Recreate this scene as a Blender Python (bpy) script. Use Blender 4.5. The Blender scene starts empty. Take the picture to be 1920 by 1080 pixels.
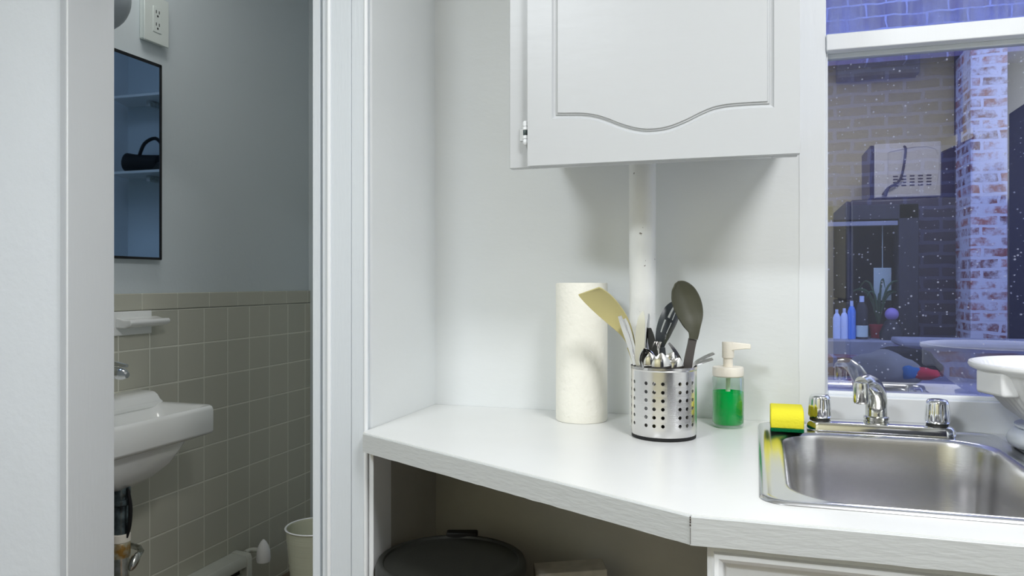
import bpy, bmesh, math, random
from mathutils import Vector, Matrix, noise
random.seed(4)
PI = math.pi
sc = bpy.context.scene
COL = sc.collection

# ------------------------------------------------------------------ camera frame
FPX, CX, HY, YAW, ZC = 1450.0, 960.0, 530.0, math.radians(17.5), 1.2
CA, SA = math.cos(YAW), math.sin(YAW)
def ray(px, py):
    u = (px - CX) / FPX; v = (HY - py) / FPX
    return Vector((-SA + u * CA, CA + u * SA, v))
def PT(px, py, t): return Vector((0, 0, ZC)) + ray(px, py) * t
def PX(px, py, x): r = ray(px, py); return PT(px, py, x / r.x)
def PY(px, py, y): r = ray(px, py); return PT(px, py, y / r.y)
def PZ(px, py, z): r = ray(px, py); return PT(px, py, (z - ZC) / r.z)

# ------------------------------------------------------------------ materials
MATS = {}
def newmat(name):
    m = bpy.data.materials.new(name); m.use_nodes = True
    nt = m.node_tree; nt.nodes.clear()
    out = nt.nodes.new('ShaderNodeOutputMaterial')
    MATS[name] = m
    return m, nt, out
def nd(nt, typ, **kw):
    n = nt.nodes.new(typ)
    for k, v in kw.items():
        if k in n.inputs.keys() if hasattr(n.inputs, 'keys') else False: n.inputs[k].default_value = v
        else: setattr(n, k, v)
    return n
def rgb(r, g, b):
    f = lambda c: ((c / 255 + 0.055) / 1.055) ** 2.4 if c / 255 > 0.04045 else c / 255 / 12.92
    return (f(r), f(g), f(b), 1)
def pmat(name, col, rough=0.5, metal=0.0, bump=0.0, bscale=60.0, stretch=(1, 1, 1), var=0.0, vscale=6.0,
         trans=0.0, ior=1.45, spec=0.5, col2=None, coat=0.0, sss=0.0, bdist=0.002):
    m, nt, out = newmat(name)
    b = nt.nodes.new('ShaderNodeBsdfPrincipled')
    b.inputs['Base Color'].default_value = col
    b.inputs['Roughness'].default_value = rough
    b.inputs['Metallic'].default_value = metal
    b.inputs['Transmission Weight'].default_value = trans
    b.inputs['IOR'].default_value = ior
    b.inputs['Specular IOR Level'].default_value = spec
    b.inputs['Coat Weight'].default_value = coat
    nt.links.new(b.outputs[0], out.inputs[0])
    tc = nt.nodes.new('ShaderNodeNewGeometry')
    mp = nt.nodes.new('ShaderNodeMapping'); mp.inputs['Scale'].default_value = stretch
    nt.links.new(tc.outputs['Position'], mp.inputs['Vector'])
    if bump:
        n = nt.nodes.new('ShaderNodeTexNoise'); n.inputs['Scale'].default_value = bscale; n.inputs['Detail'].default_value = 4
        nt.links.new(mp.outputs[0], n.inputs['Vector'])
        bp = nt.nodes.new('ShaderNodeBump'); bp.inputs['Strength'].default_value = bump; bp.inputs['Distance'].default_value = bdist
        nt.links.new(n.outputs['Fac'], bp.inputs['Height']); nt.links.new(bp.outputs[0], b.inputs['Normal'])
    if var or col2:
        n2 = nt.nodes.new('ShaderNodeTexNoise'); n2.inputs['Scale'].default_value = vscale; n2.inputs['Detail'].default_value = 3
        nt.links.new(mp.outputs[0], n2.inputs['Vector'])
        cr = nt.nodes.new('ShaderNodeValToRGB')
        c2 = col2 if col2 else tuple(max(0, c * (1 - var)) for c in col[:3]) + (1,)
        cr.color_ramp.elements[0].position = 0.35; cr.color_ramp.elements[1].position = 0.65
        cr.color_ramp.elements[0].color = c2; cr.color_ramp.elements[1].color = col
        nt.links.new(n2.outputs['Fac'], cr.inputs[0]); nt.links.new(cr.outputs[0], b.inputs['Base Color'])
    return m

M = {}
M['wall'] = pmat('wall_paint', rgb(226, 229, 230), 0.42, bump=0.25, bscale=35, stretch=(1, 1, 2.2), var=0.02, vscale=4)
M['wallroom'] = pmat('wall_paint_stucco', rgb(224, 229, 236), 0.55, bump=0.5, bscale=45, var=0.02)
M['trim'] = pmat('trim_gloss_paint', rgb(232, 235, 238), 0.3, bump=0.15, bscale=30, stretch=(4, 4, 0.5))
M['trimgrey'] = pmat('casing_paint', rgb(208, 214, 220), 0.35, bump=0.3, bscale=60, stretch=(3, 3, 0.35))
M['cabbase'] = pmat('base_cabinet_paint', rgb(232, 234, 236), 0.33, bump=0.12, bscale=22, stretch=(0.7, 1, 3))
M['taupe'] = pmat('taupe_lining', rgb(182, 180, 172), 0.7, bump=0.3, bscale=60, var=0.1)
M['grooveshade'] = pmat('groove_shade_grey', rgb(186, 190, 196), 0.6)  # shade of the groove beside the left jamb, put into a flat grey
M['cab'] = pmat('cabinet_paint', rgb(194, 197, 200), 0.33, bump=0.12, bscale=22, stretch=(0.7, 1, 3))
M['counter'] = pmat('counter_paint', rgb(228, 229, 227), 0.28, bump=0.12, bscale=14, var=0.02, vscale=9)
M['counteredgeshade'] = pmat('counter_edge_shaded', rgb(192, 195, 195), 0.45, bump=0.3, bscale=80, stretch=(0.6, 0.6, 3))  # counter white darkened: the shade on its front edge is in the colour
M['crack'] = pmat('dark_crack', rgb(60, 48, 42), 0.8)
M['bathwall'] = pmat('bath_paint', rgb(205, 214, 218), 0.6, bump=0.3, bscale=60)
M['ceil'] = pmat('ceiling_paint', rgb(236, 237, 236), 0.7)
M['floor'] = pmat('floor_wood', rgb(112, 96, 80), 0.4, var=0.3, vscale=8, stretch=(8, 0.6, 1))
M['porcelain'] = pmat('porcelain', rgb(236, 238, 236), 0.12, coat=0.3)
M['chrome'] = pmat('chrome', (0.82, 0.83, 0.85, 1), 0.09, 1.0)
M['chromeold'] = pmat('worn_chrome', (0.72, 0.73, 0.72, 1), 0.16, 1.0, col2=(0.5, 0.5, 0.44, 1), vscale=60)
M['darkmetal'] = pmat('dark_pipe', (0.2, 0.26, 0.28, 1), 0.22, 0.8, col2=(0.02, 0.025, 0.03, 1), vscale=40)
M['brass'] = pmat('tarnished_brass', rgb(170, 128, 60), 0.35, 0.5, col2=rgb(205, 205, 180), vscale=50)
M['blackplastic'] = pmat('black_plastic', rgb(40, 41, 38), 0.5, bump=0.15, bscale=250)
M['lid'] = pmat('black_lid', rgb(44, 45, 41), 0.55, bump=0.2, bscale=300)
M['nylon'] = pmat('dark_nylon', rgb(66, 66, 52), 0.45)
M['nylonhandle'] = pmat('dark_nylon_handle', rgb(78, 74, 72), 0.4)
M['slate'] = pmat('slate_nylon', rgb(62, 67, 70), 0.35)
M['khaki'] = pmat('khaki_nylon', rgb(188, 178, 124), 0.4)
M['khakidark'] = pmat('olive_nylon', rgb(168, 160, 92), 0.4)
M['steel'] = pmat('cutlery_steel', (0.78, 0.77, 0.75, 1), 0.12, 1.0)
M['knifesteel'] = pmat('blade_steel', (0.85, 0.86, 0.88, 1), 0.28, 1.0)
M['paper'] = pmat('paper_towel', rgb(240, 238, 228), 0.9, bump=0.9, bscale=90, spec=0.1)
M['cardboard'] = pmat('cardboard_core', rgb(170, 145, 110), 0.9)
M['cream'] = pmat('cream_plastic', rgb(240, 234, 220), 0.35)
M['sponge'] = pmat('sponge_yellow', rgb(240, 230, 62), 0.85, bump=0.5, bscale=220, spec=0.1)
M['scour'] = pmat('scour_green', rgb(12, 104, 62), 0.95, bump=0.9, bscale=400, spec=0.1)
M['whiteplastic'] = pmat('white_plastic', rgb(240, 241, 243), 0.3, sss=0.1)
M['frost'] = pmat('frosted_plastic', rgb(228, 234, 244), 0.25)
M['bucket'] = pmat('enamel_bucket', rgb(196, 198, 178), 0.35, bump=0.3, bscale=20, stretch=(0.2, 0.2, 8))
M['heater'] = pmat('heater_enamel', rgb(205, 208, 200), 0.4, var=0.08, vscale=10)
M['outlet'] = pmat('outlet_plastic', rgb(214, 222, 218), 0.35, bump=0.2, bscale=80)
M['black'] = pmat('black_rubber', rgb(14, 14, 15), 0.6)
M['blackframe'] = pmat('black_frame', rgb(16, 18, 22), 0.35)
M['yellow'] = pmat('yellow_rod', rgb(176, 172, 50), 0.5)
M['box'] = pmat('pale_cardboard', rgb(190, 186, 176), 0.85, var=0.2, vscale=30)
M['globe'] = pmat('sconce_glass', rgb(160, 168, 174), 0.3)
M['fridge'] = pmat('fridge_grey', rgb(74, 76, 80), 0.4, 0.3)
M['micro'] = pmat('microwave_white', rgb(190, 190, 192), 0.4)
M['beige'] = pmat('beige_wall', rgb(210, 203, 168), 0.6)
M['navy'] = pmat('navy_panel', rgb(16, 18, 44), 0.6)
M['darkwood'] = pmat('dark_window_wood', rgb(52, 50, 58), 0.6, var=0.3, vscale=20, stretch=(3, 3, 0.4))
M['unlitroom'] = pmat('dark_interior', rgb(40, 40, 50), 0.9)
M['stone'] = pmat('pale_stone', rgb(150, 152, 160), 0.8, var=0.2, vscale=8, bump=0.4, bscale=20)
M['ground'] = pmat('alley_concrete', rgb(110, 110, 116), 0.9, var=0.2)
M['notice'] = pmat('notice_paper', rgb(196, 214, 206), 0.8)
M['bluebottle'] = pmat('blue_bottle', rgb(90, 140, 220), 0.3)
M['whitebottle'] = pmat('white_bottle', rgb(200, 215, 240), 0.35)
M['figure'] = pmat('dark_figure', rgb(36, 36, 42), 0.6)
M['lilac'] = pmat('lilac', rgb(150, 130, 190), 0.5)
M['greycloth'] = pmat('grey_cloth', rgb(128, 128, 124), 0.9, bump=0.5, bscale=30)
M['blackcloth'] = pmat('black_cloth', rgb(18, 18, 26), 0.9)
M['teal'] = pmat('teal_cloth', rgb(20, 96, 150), 0.8)
M['red'] = pmat('red_cloth', rgb(190, 40, 60), 0.8)
M['leaf'] = pmat('leaf', rgb(60, 90, 60), 0.6)
M['ironpipe'] = pmat('painted_pipe', rgb(226, 227, 224), 0.3, bump=0.6, bscale=45, bdist=0.003)

def pipe_chips():   # chips of bare metal in the paint of the pipe
    m = M['ironpipe']; nt = m.node_tree
    b = [n for n in nt.nodes if n.type == 'BSDF_PRINCIPLED'][0]
    g = nt.nodes.new('ShaderNodeNewGeometry')
    n = nt.nodes.new('ShaderNodeTexNoise'); n.inputs['Scale'].default_value = 95; n.inputs['Detail'].default_value = 3
    nt.links.new(g.outputs['Position'], n.inputs['Vector'])
    cr = nt.nodes.new('ShaderNodeValToRGB')
    cr.color_ramp.elements[0].position = 0.70; cr.color_ramp.elements[0].color = rgb(226, 227, 224)
    cr.color_ramp.elements[1].position = 0.74; cr.color_ramp.elements[1].color = rgb(110, 104, 98)
    nt.links.new(n.outputs['Fac'], cr.inputs[0]); nt.links.new(cr.outputs[0], b.inputs['Base Color'])
pipe_chips()

def brushed(name, col, rough, stretch, bscale=200, bump=0.15):
    m = pmat(name, col, rough, 1.0, bump=bump, bscale=bscale, stretch=stretch, bdist=0.0006)
    return m
M['sink'] = brushed('brushed_sink', (0.58, 0.575, 0.58, 1), 0.24, (0.4, 0.4, 6))
M['sinkrim'] = brushed('sink_rim_steel', (0.74, 0.75, 0.78, 1), 0.2, (1, 1, 1), bump=0.03)
M['can'] = brushed('brushed_can', (0.76, 0.75, 0.74, 1), 0.24, (0.3, 0.3, 6), bscale=160, bump=0.12)

def brick_mat(name, c1, c2, mort, bw, bh, axes, patch=0.0, mort_size=0.012, white=(0.6, 0.62, 0.68, 1), off=0.5, bump=0.6, rough=0.85, bias=0.0, phase=(0, 0), ms=0.1, patch_scale=3.0):
    m, nt, out = newmat(name)
    b = nt.nodes.new('ShaderNodeBsdfPrincipled'); b.inputs['Roughness'].default_value = rough
    nt.links.new(b.outputs[0], out.inputs[0])
    g = nt.nodes.new('ShaderNodeNewGeometry')
    s = nt.nodes.new('ShaderNodeSeparateXYZ'); nt.links.new(g.outputs['Position'], s.inputs[0])
    c = nt.nodes.new('ShaderNodeCombineXYZ')
    for k, a in enumerate(axes):
        ad = nt.nodes.new('ShaderNodeMath'); ad.operation = 'SUBTRACT'; ad.inputs[1].default_value = phase[k]
        nt.links.new(s.outputs[a], ad.inputs[0]); nt.links.new(ad.outputs[0], c.inputs[k])
    vec = c.outputs[0]
    if patch:
        nz = nt.nodes.new('ShaderNodeTexNoise'); nz.inputs['Scale'].default_value = 9; nz.inputs['Detail'].default_value = 3
        nt.links.new(vec, nz.inputs['Vector'])
        vm = nt.nodes.new('ShaderNodeVectorMath'); vm.operation = 'MULTIPLY_ADD'
        vm.inputs[1].default_value = (0.04, 0.03, 0); nt.links.new(nz.outputs['Color'], vm.inputs[0]); nt.links.new(vec, vm.inputs[2])
        vec = vm.outputs[0]
    t = nt.nodes.new('ShaderNodeTexBrick')
    t.offset = off; t.inputs['Color1'].default_value = c1; t.inputs['Color2'].default_value = c2; t.inputs['Mortar'].default_value = mort
    t.inputs['Scale'].default_value = 1; t.inputs['Mortar Size'].default_value = mort_size; t.inputs['Mortar Smooth'].default_value = ms
    t.inputs['Brick Width'].default_value = bw; t.inputs['Row Height'].default_value = bh; t.inputs['Bias'].default_value = bias
    nt.links.new(vec, t.inputs['Vector'])
    colout = t.outputs['Color']
    if patch:
        n = nt.nodes.new('ShaderNodeTexNoise'); n.inputs['Scale'].default_value = patch_scale; n.inputs['Detail'].default_value = 6; n.inputs['Roughness'].default_value = 0.7
        nt.links.new(g.outputs['Position'], n.inputs['Vector'])
        cr = nt.nodes.new('ShaderNodeValToRGB'); cr.color_ramp.elements[0].position = 0.62 - patch * 0.35; cr.color_ramp.elements[1].position = 0.72 - patch * 0.25
        nt.links.new(n.outputs['Fac'], cr.inputs[0])
        mx = nt.nodes.new('ShaderNodeMix'); mx.data_type = 'RGBA'
        nt.links.new(cr.outputs[0], mx.inputs[0]); nt.links.new(t.outputs['Color'], mx.inputs[6]); mx.inputs[7].default_value = white
        colout = mx.outputs[2]
    nt.links.new(colout, b.inputs['Base Color'])
    bp = nt.nodes.new('ShaderNodeBump'); bp.inputs['Strength'].default_value = bump; bp.inputs['Distance'].default_value = 0.004; bp.invert = True
    nt.links.new(t.outputs['Fac'], bp.inputs['Height']); nt.links.new(bp.outputs[0], b.inputs['Normal'])
    return m
TW, TH = 0.128, 0.122
tc1, tc2 = rgb(192, 191, 176), rgb(186, 186, 172)
M['tile'] = brick_mat('wall_tile', tc1, tc2, rgb(222, 222, 208), TW, TH, (1, 2), mort_size=0.0035, off=0, bump=0.7, rough=0.22, phase=(2.0135 - 20 * TW, 1.111 - 9 * TH), ms=0.3)
M['tilecap'] = brick_mat('wall_tile_cap', tc1, tc2, rgb(222, 222, 208), 0.158, 0.4, (1, 2), mort_size=0.002, off=0, bump=0.7, rough=0.22, phase=(1.98 - 10 * 0.158, 0.9), ms=0.3)
M['brick'] = brick_mat('alley_brick', rgb(92, 46, 58), rgb(130, 70, 74), rgb(140, 138, 158), 0.215, 0.070, (0, 2), patch=0.4, white=rgb(130, 130, 150), patch_scale=9)
M['brickpier'] = brick_mat('pier_brick', rgb(96, 40, 54), rgb(160, 92, 84), rgb(196, 196, 206), 0.19, 0.065, (0, 2), patch=0.62, white=rgb(196, 196, 204), patch_scale=11, mort_size=0.009)
M['brickshade'] = brick_mat('shaded_brick', rgb(66, 56, 68), rgb(78, 66, 76), rgb(92, 88, 104), 0.215, 0.078, (0, 2), patch=0.2, white=rgb(84, 80, 98))  # brick left of the pier, its shade put into the colours
M['brickhigh'] = brick_mat('upper_brick', rgb(84, 80, 112), rgb(98, 84, 112), rgb(140, 142, 176), 0.24, 0.085, (0, 2), patch=0.4, white=rgb(112, 110, 146), mort_size=0.006)

def glass_pane(name, refl, tint, haze, specks, streak=False):
    m, nt, out = newmat(name)
    tr = nt.nodes.new('ShaderNodeBsdfTransparent'); tr.inputs[0].default_value = tint
    gl = nt.nodes.new('ShaderNodeBsdfGlossy'); gl.inputs['Roughness'].default_value = 0.0; gl.inputs['Color'].default_value = (0.95, 0.95, 0.95, 1)
    mx = nt.nodes.new('ShaderNodeMixShader'); mx.inputs[0].default_value = refl
    nt.links.new(tr.outputs[0], mx.inputs[1]); nt.links.new(gl.outputs[0], mx.inputs[2])
    df = nt.nodes.new('ShaderNodeBsdfDiffuse'); df.inputs[0].default_value = (0.75, 0.78, 0.85, 1)
    tl = nt.nodes.new('ShaderNodeBsdfTranslucent'); tl.inputs[0].default_value = (0.4, 0.52, 0.95, 1) if streak else (0.65, 0.68, 0.8, 1)
    dm = nt.nodes.new('ShaderNodeMixShader'); dm.inputs[0].default_value = 0.6
    nt.links.new(df.outputs[0], dm.inputs[1]); nt.links.new(tl.outputs[0], dm.inputs[2])
    g = nt.nodes.new('ShaderNodeNewGeometry')
    v = nt.nodes.new('ShaderNodeTexVoronoi'); v.inputs['Scale'].default_value = 190; v.inputs['Randomness'].default_value = 1
    nt.links.new(g.outputs['Position'], v.inputs['Vector'])
    lt = nt.nodes.new('ShaderNodeMath'); lt.operation = 'LESS_THAN'; 
    # each dust grain gets its own size from the cell colour
    sx = nt.nodes.new('ShaderNodeSeparateColor'); nt.links.new(v.outputs['Color'], sx.inputs[0])
    pw = nt.nodes.new('ShaderNodeMath'); pw.operation = 'POWER'; pw.inputs[1].default_value = 16.0; nt.links.new(sx.outputs[0], pw.inputs[0])
    ml = nt.nodes.new('ShaderNodeMath'); ml.operation = 'MULTIPLY'; ml.inputs[1].default_value = specks; nt.links.new(pw.outputs[0], ml.inputs[0])
    nt.links.new(v.outputs['Distance'], lt.inputs[0]); nt.links.new(ml.outputs[0], lt.inputs[1])
    hz = nt.nodes.new('ShaderNodeTexNoise'); hz.inputs['Scale'].default_value = 7; hz.inputs['Detail'].default_value = 5
    mp = nt.nodes.new('ShaderNodeMapping'); mp.inputs['Scale'].default_value = (12, 1, 0.7) if streak else (1, 1, 0.6)
    nt.links.new(g.outputs['Position'], mp.inputs[0]); nt.links.new(mp.outputs[0], hz.inputs['Vector'])
    mr = nt.nodes.new('ShaderNodeMapRange'); mr.inputs['From Min'].default_value = 0.3; mr.inputs['From Max'].default_value = 0.75
    mr.inputs['To Min'].default_value = haze * (0.1 if streak else 0.35); mr.inputs['To Max'].default_value = haze
    nt.links.new(hz.outputs['Fac'], mr.inputs['Value'])
    ad = nt.nodes.new('ShaderNodeMath'); ad.operation = 'MULTIPLY_ADD'; ad.inputs[1].default_value = 0.65; ad.use_clamp = True
    nt.links.new(lt.outputs[0], ad.inputs[0]); nt.links.new(mr.outputs[0], ad.inputs[2])
    fm = nt.nodes.new('ShaderNodeMixShader')
    nt.links.new(ad.outputs[0], fm.inputs[0]); nt.links.new(mx.outputs[0], fm.inputs[1]); nt.links.new(dm.outputs[0], fm.inputs[2])
    nt.links.new(fm.outputs[0], out.inputs[0])
    return m
M['pane'] = glass_pane('dusty_pane', 0.26, (0.9, 0.92, 0.98, 1), 0.03, 0.40)
M['paneup'] = glass_pane('streaky_pane', 0.08, (0.84, 0.9, 1, 1), 0.36, 0.12, True)

def mirror_mat():
    m, nt, out = newmat('mirror_silver')
    gl = nt.nodes.new('ShaderNodeBsdfGlossy'); gl.inputs['Roughness'].default_value = 0.02; gl.inputs['Color'].default_value = (0.32, 0.48, 0.76, 1)
    nt.links.new(gl.outputs[0], out.inputs[0]); return m
M['mirror'] = mirror_mat()

def clear_glass():
    m, nt, out = newmat('clear_glass')
    tr = nt.nodes.new('ShaderNodeBsdfTransparent'); tr.inputs[0].default_value = (0.93, 0.97, 0.95, 1)
    gl = nt.nodes.new('ShaderNodeBsdfGlossy'); gl.inputs['Roughness'].default_value = 0.03
    fr = nt.nodes.new('ShaderNodeLayerWeight'); fr.inputs['Blend'].default_value = 0.15
    mx = nt.nodes.new('ShaderNodeMixShader')
    nt.links.new(fr.outputs['Facing'], mx.inputs[0]); nt.links.new(tr.outputs[0], mx.inputs[1]); nt.links.new(gl.outputs[0], mx.inputs[2])
    nt.links.new(mx.outputs[0], out.inputs[0]); return m
M['glass'] = clear_glass()
def liquid():
    m, nt, out = newmat('green_soap')
    tr = nt.nodes.new('ShaderNodeBsdfTransparent'); tr.inputs[0].default_value = (0.02, 0.75, 0.2, 1)
    tl = nt.nodes.new('ShaderNodeBsdfTranslucent'); tl.inputs[0].default_value = (0.01, 0.9, 0.26, 1)
    df = nt.nodes.new('ShaderNodeBsdfDiffuse'); df.inputs[0].default_value = (0.005, 0.75, 0.25, 1)
    m1 = nt.nodes.new('ShaderNodeMixShader'); m1.inputs[0].default_value = 0.5
    nt.links.new(tl.outputs[0], m1.inputs[1]); nt.links.new(df.outputs[0], m1.inputs[2])
    m2 = nt.nodes.new('ShaderNodeMixShader'); m2.inputs[0].default_value = 0.6
    nt.links.new(tr.outputs[0], m2.inputs[1]); nt.links.new(m1.outputs[0], m2.inputs[2])
    nt.links.new(m2.outputs[0], out.inputs[0]); return m
M['soap'] = liquid()
def lamp_mat():
    m, nt, out = newmat('lamp_diffuser')
    e = nt.nodes.new('ShaderNodeEmission'); e.inputs[0].default_value = (1, 0.95, 0.86, 1); e.inputs[1].default_value = 3.0
    nt.links.new(e.outputs[0], out.inputs[0]); return m
M['lamp'] = lamp_mat()

# ------------------------------------------------------------------ mesh building
class MB:
    def __init__(s, T=None): s.v = []; s.f = []; s.T = T or Matrix()
    def pt(s, p): s.v.append(s.T @ Vector(p)); return len(s.v) - 1
    def box(s, x0, y0, z0, x1, y1, z1):
        i = [s.pt(p) for p in ((x0,y0,z0),(x1,y0,z0),(x1,y1,z0),(x0,y1,z0),(x0,y0,z1),(x1,y0,z1),(x1,y1,z1),(x0,y1,z1))]
        for q in ((3,2,1,0),(4,5,6,7),(0,1,5,4),(1,2,6,5),(2,3,7,6),(3,0,4,7)): s.f.append([i[k] for k in q])
        return s
    def rings(s, rs, closed=True, cap0=True, cap1=True):
        idx = [[s.pt(p) for p in r] for r in rs]
        n = len(rs[0])
        for a, b in zip(idx, idx[1:]):
            for k in range(n if closed else n - 1):
                s.f.append([a[k], a[(k+1) % n], b[(k+1) % n], b[k]])
        if cap0: s.f.append(idx[0][::-1])
        if cap1: s.f.append(idx[-1])
        return s
    def lathe(s, prof, c=(0, 0, 0), segs=32, cap0=True, cap1=True, rf=None):
        rs = []
        for r, z in prof:
            ring = []
            for k in range(segs):
                a = 2 * PI * k / segs
                rr = rf(a, r, z) if rf else r
                ring.append((c[0] + rr * math.cos(a), c[1] + rr * math.sin(a), c[2] + z))
            rs.append(ring)
        return s.rings(rs, True, cap0, cap1)
    def prism(s, poly, z0, z1):
        return s.rings([[(x, y, z0) for x, y in poly], [(x, y, z1) for x, y in poly]])
    def prismy(s, poly, y0, y1):      # outline in x, z run along y
        return s.rings([[(x, y0, z) for x, z in poly], [(x, y1, z) for x, z in poly]])
    def tube(s, pts, rad, segs=12, sub=4, caps=True):
        pts = [Vector(p) for p in pts]
        if not isinstance(rad, (list, tuple)): rad = [rad] * len(pts)
        P, R = catmull(pts, rad, sub)
        rs = []; ref = None
        for i, p in enumerate(P):
            t = (P[min(i+1, len(P)-1)] - P[max(i-1, 0)]).normalized()
            if ref is None: ref = Vector((0, 0, 1)) if abs(t.z) < 0.9 else Vector((1, 0, 0))
            ref = (ref - t * ref.dot(t)).normalized(); b = t.cross(ref)
            rs.append([p + (ref * math.cos(2*PI*k/segs) + b * math.sin(2*PI*k/segs)) * R[i] for k in range(segs)])
        return s.rings(rs, True, caps, caps)
    def sphere(s, c, r, segs=20, rows=12, sc=(1, 1, 1)):
        rs = []
        for i in range(rows + 1):
            a = -PI/2 + PI * i / rows; rr = max(math.cos(a), 0.01)
            rs.append([(c[0] + sc[0]*r*rr*math.cos(2*PI*k/segs), c[1] + sc[1]*r*rr*math.sin(2*PI*k/segs), c[2] + sc[2]*r*math.sin(a)) for k in range(segs)])
        return s.rings(rs)
    def build(s, name, mat, parent=None, bevel=0, smooth=35, solid=0, sub=0, segs=2):
        me = bpy.data.meshes.new(name)
        off = Vector()
        if parent is not None:
            q = parent
            while q is not None: off += q.location; q = q.parent
        me.from_pydata([tuple(v - off) for v in s.v], [], s.f)
        bm = bmesh.new(); bm.from_mesh(me)
        bmesh.ops.recalc_face_normals(bm, faces=bm.faces); bm.to_mesh(me); bm.free()
        me.update()
        if smooth:
            me.polygons.foreach_set('use_smooth', [True] * len(me.polygons))
            me.set_sharp_from_angle(angle=math.radians(smooth))
        o = bpy.data.objects.new(name, me); COL.objects.link(o)
        me.materials.append(mat)
        if parent is not None: o.parent = parent
        if solid: shell(o, solid, smooth)
        if bevel:
            m = o.modifiers.new('bevel', 'BEVEL'); m.width = bevel; m.segments = segs; m.limit_method = 'ANGLE'; m.angle_limit = math.radians(40)
        if sub:
            m = o.modifiers.new('sub', 'SUBSURF'); m.levels = sub; m.render_levels = sub
        return o
def shell(o, th, ang):
    bm = bmesh.new(); bm.from_mesh(o.data)
    bmesh.ops.remove_doubles(bm, verts=bm.verts, dist=0.00003)
    bmesh.ops.recalc_face_normals(bm, faces=bm.faces)
    bm.normal_update()
    src = bm.faces[:]; edges = [e for e in bm.edges if len(e.link_faces) == 1]
    twin = {v: bm.verts.new(v.co - v.normal * th) for v in bm.verts[:]}
    for e in edges:
        l = e.link_loops[0]; a, b = l.vert, l.link_loop_next.vert
        bm.faces.new((b, a, twin[a], twin[b]))
    for f in src: bm.faces.new([twin[v] for v in reversed(f.verts)])
    bmesh.ops.recalc_face_normals(bm, faces=bm.faces)
    bm.to_mesh(o.data); bm.free()
    o.data.polygons.foreach_set('use_smooth', [True] * len(o.data.polygons))
    o.data.set_sharp_from_angle(angle=math.radians(min(ang, 50)))
def catmull(pts, vals, sub):
    P, R = [], []
    n = len(pts)
    for i in range(n - 1):
        p0, p1, p2, p3 = pts[max(i-1, 0)], pts[i], pts[i+1], pts[min(i+2, n-1)]
        for k in range(sub):
            t = k / sub
            P.append(0.5 * ((2*p1) + (p2-p0)*t + (2*p0-5*p1+4*p2-p3)*t*t + (3*p1-p0-3*p2+p3)*t**3))
            r0, r1, r2, r3 = vals[max(i-1, 0)], vals[i], vals[i+1], vals[min(i+2, n-1)]
            v = 0.5 * ((2*r1) + (r2-r0)*t + (2*r0-5*r1+4*r2-r3)*t*t + (3*r1-r0-3*r2+r3)*t**3)
            R.append(min(max(v, min(r1, r2) * 0.9 if min(r1, r2) > 0 else v), max(r1, r2) * 1.1 if max(r1, r2) > 0 else v))
    P.append(pts[-1]); R.append(vals[-1])
    return P, R
def thing(name, label, cat, loc, group=None):
    o = bpy.data.objects.new(name, None); COL.objects.link(o); o.location = loc; o.empty_display_size = 0.03
    return tag(o, label, cat, group)
def tag(o, label, cat, group=None):
    o['label'] = label; o['category'] = cat
    if group: o['group'] = group
    return o
def struct(o): o['kind'] = 'structure'; return o
def rrect(x0, y0, x1, y1, r, n=8, z=0):
    pts = []
    for cx, cy, a0 in ((x1-r, y1-r, 0), (x0+r, y1-r, PI/2), (x0+r, y0+r, PI), (x1-r, y0+r, 1.5*PI)):
        for k in range(n + 1):
            a = a0 + PI/2 * k / n
            pts.append((cx + r*math.cos(a), cy + r*math.sin(a), z))
    return pts
def holed(outer, inner, z, mb):      # flat face between two loops
    bm = bmesh.new(); es = []
    for loop in (outer, inner):
        vs = [bm.verts.new((p[0], p[1], z)) for p in loop]
        es += [bm.edges.new((vs[i], vs[(i+1) % len(vs)])) for i in range(len(vs))]
    bmesh.ops.triangle_fill(bm, use_beauty=True, edges=es)
    bm.verts.index_update()
    base = len(mb.v)
    for v in bm.verts: mb.pt(v.co)
    for f in bm.faces: mb.f.append([base + v.index for v in f.verts])
    bm.free()

# ================================================================== SETTING
XN = -0.717         # wall of the niche
YB = 1.675          # back wall
YD = 1.36           # wall with the bathroom doorway
XT = -1.86          # tiled bathroom wall
ZCEIL = 2.62
def S(name, mat, *boxes, bevel=0, parent=None):
    mb = MB()
    for b in boxes: mb.box(*b)
    o = mb.build(name, mat, parent, bevel=bevel)
    return struct(o) if parent is None else o
S('floor', M['floor'], (-2.3, -1.9, -0.1, 1.4, 3.05, 0))
S('ceiling', M['ceil'], (-2.3, -1.9, ZCEIL, 1.4, 3.05, ZCEIL + 0.1))
WX0, WX1, WZ0, WZ1 = 0.101, 1.06, 0.905, 2.25
S('wall_back', M['wall'], (XN, YB, 0, WX0, 1.83, ZCEIL), (WX0, YB, 0, WX1, 1.83, WZ0), (WX0, YB, WZ1, WX1, 1.83, ZCEIL), (WX1, YB, 0, 1.2, 1.83, ZCEIL))
S('wall_niche', M['wall'], (-0.83, YD + 0.0, 0, XN, 3.05, ZCEIL), bevel=0.004)
DL = -1.465
S('wall_doorway', M['wallroom'], (-2.15, YD, 0, DL - 0.02, 1.478, ZCEIL), (DL - 0.02, YD, 1.94, -0.83, 1.478, ZCEIL))
S('wall_tiled', M['bathwall'], (XT - 0.1, 1.478, 0, XT, 3.05, ZCEIL))
S('wall_bathroom', M['bathwall'], (XT, 2.95, 0, -0.83, 3.05, ZCEIL))
S('wall_left', M['wall'], (-2.25, -1.8, 0, -2.15, 1.478, ZCEIL))
S('wall_right', M['wall'], (1.2, -1.8, 0, 1.3, 1.83, ZCEIL))
dr_ = MB(); dr_.box(1.186, -0.95, 0.0, 1.1995, -0.18, 2.03)
struct(dr_.build('added_dark_panel', M['navy'], bevel=0.003))  # unseen dark panel added so the pane reflects less of the white wall
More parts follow.
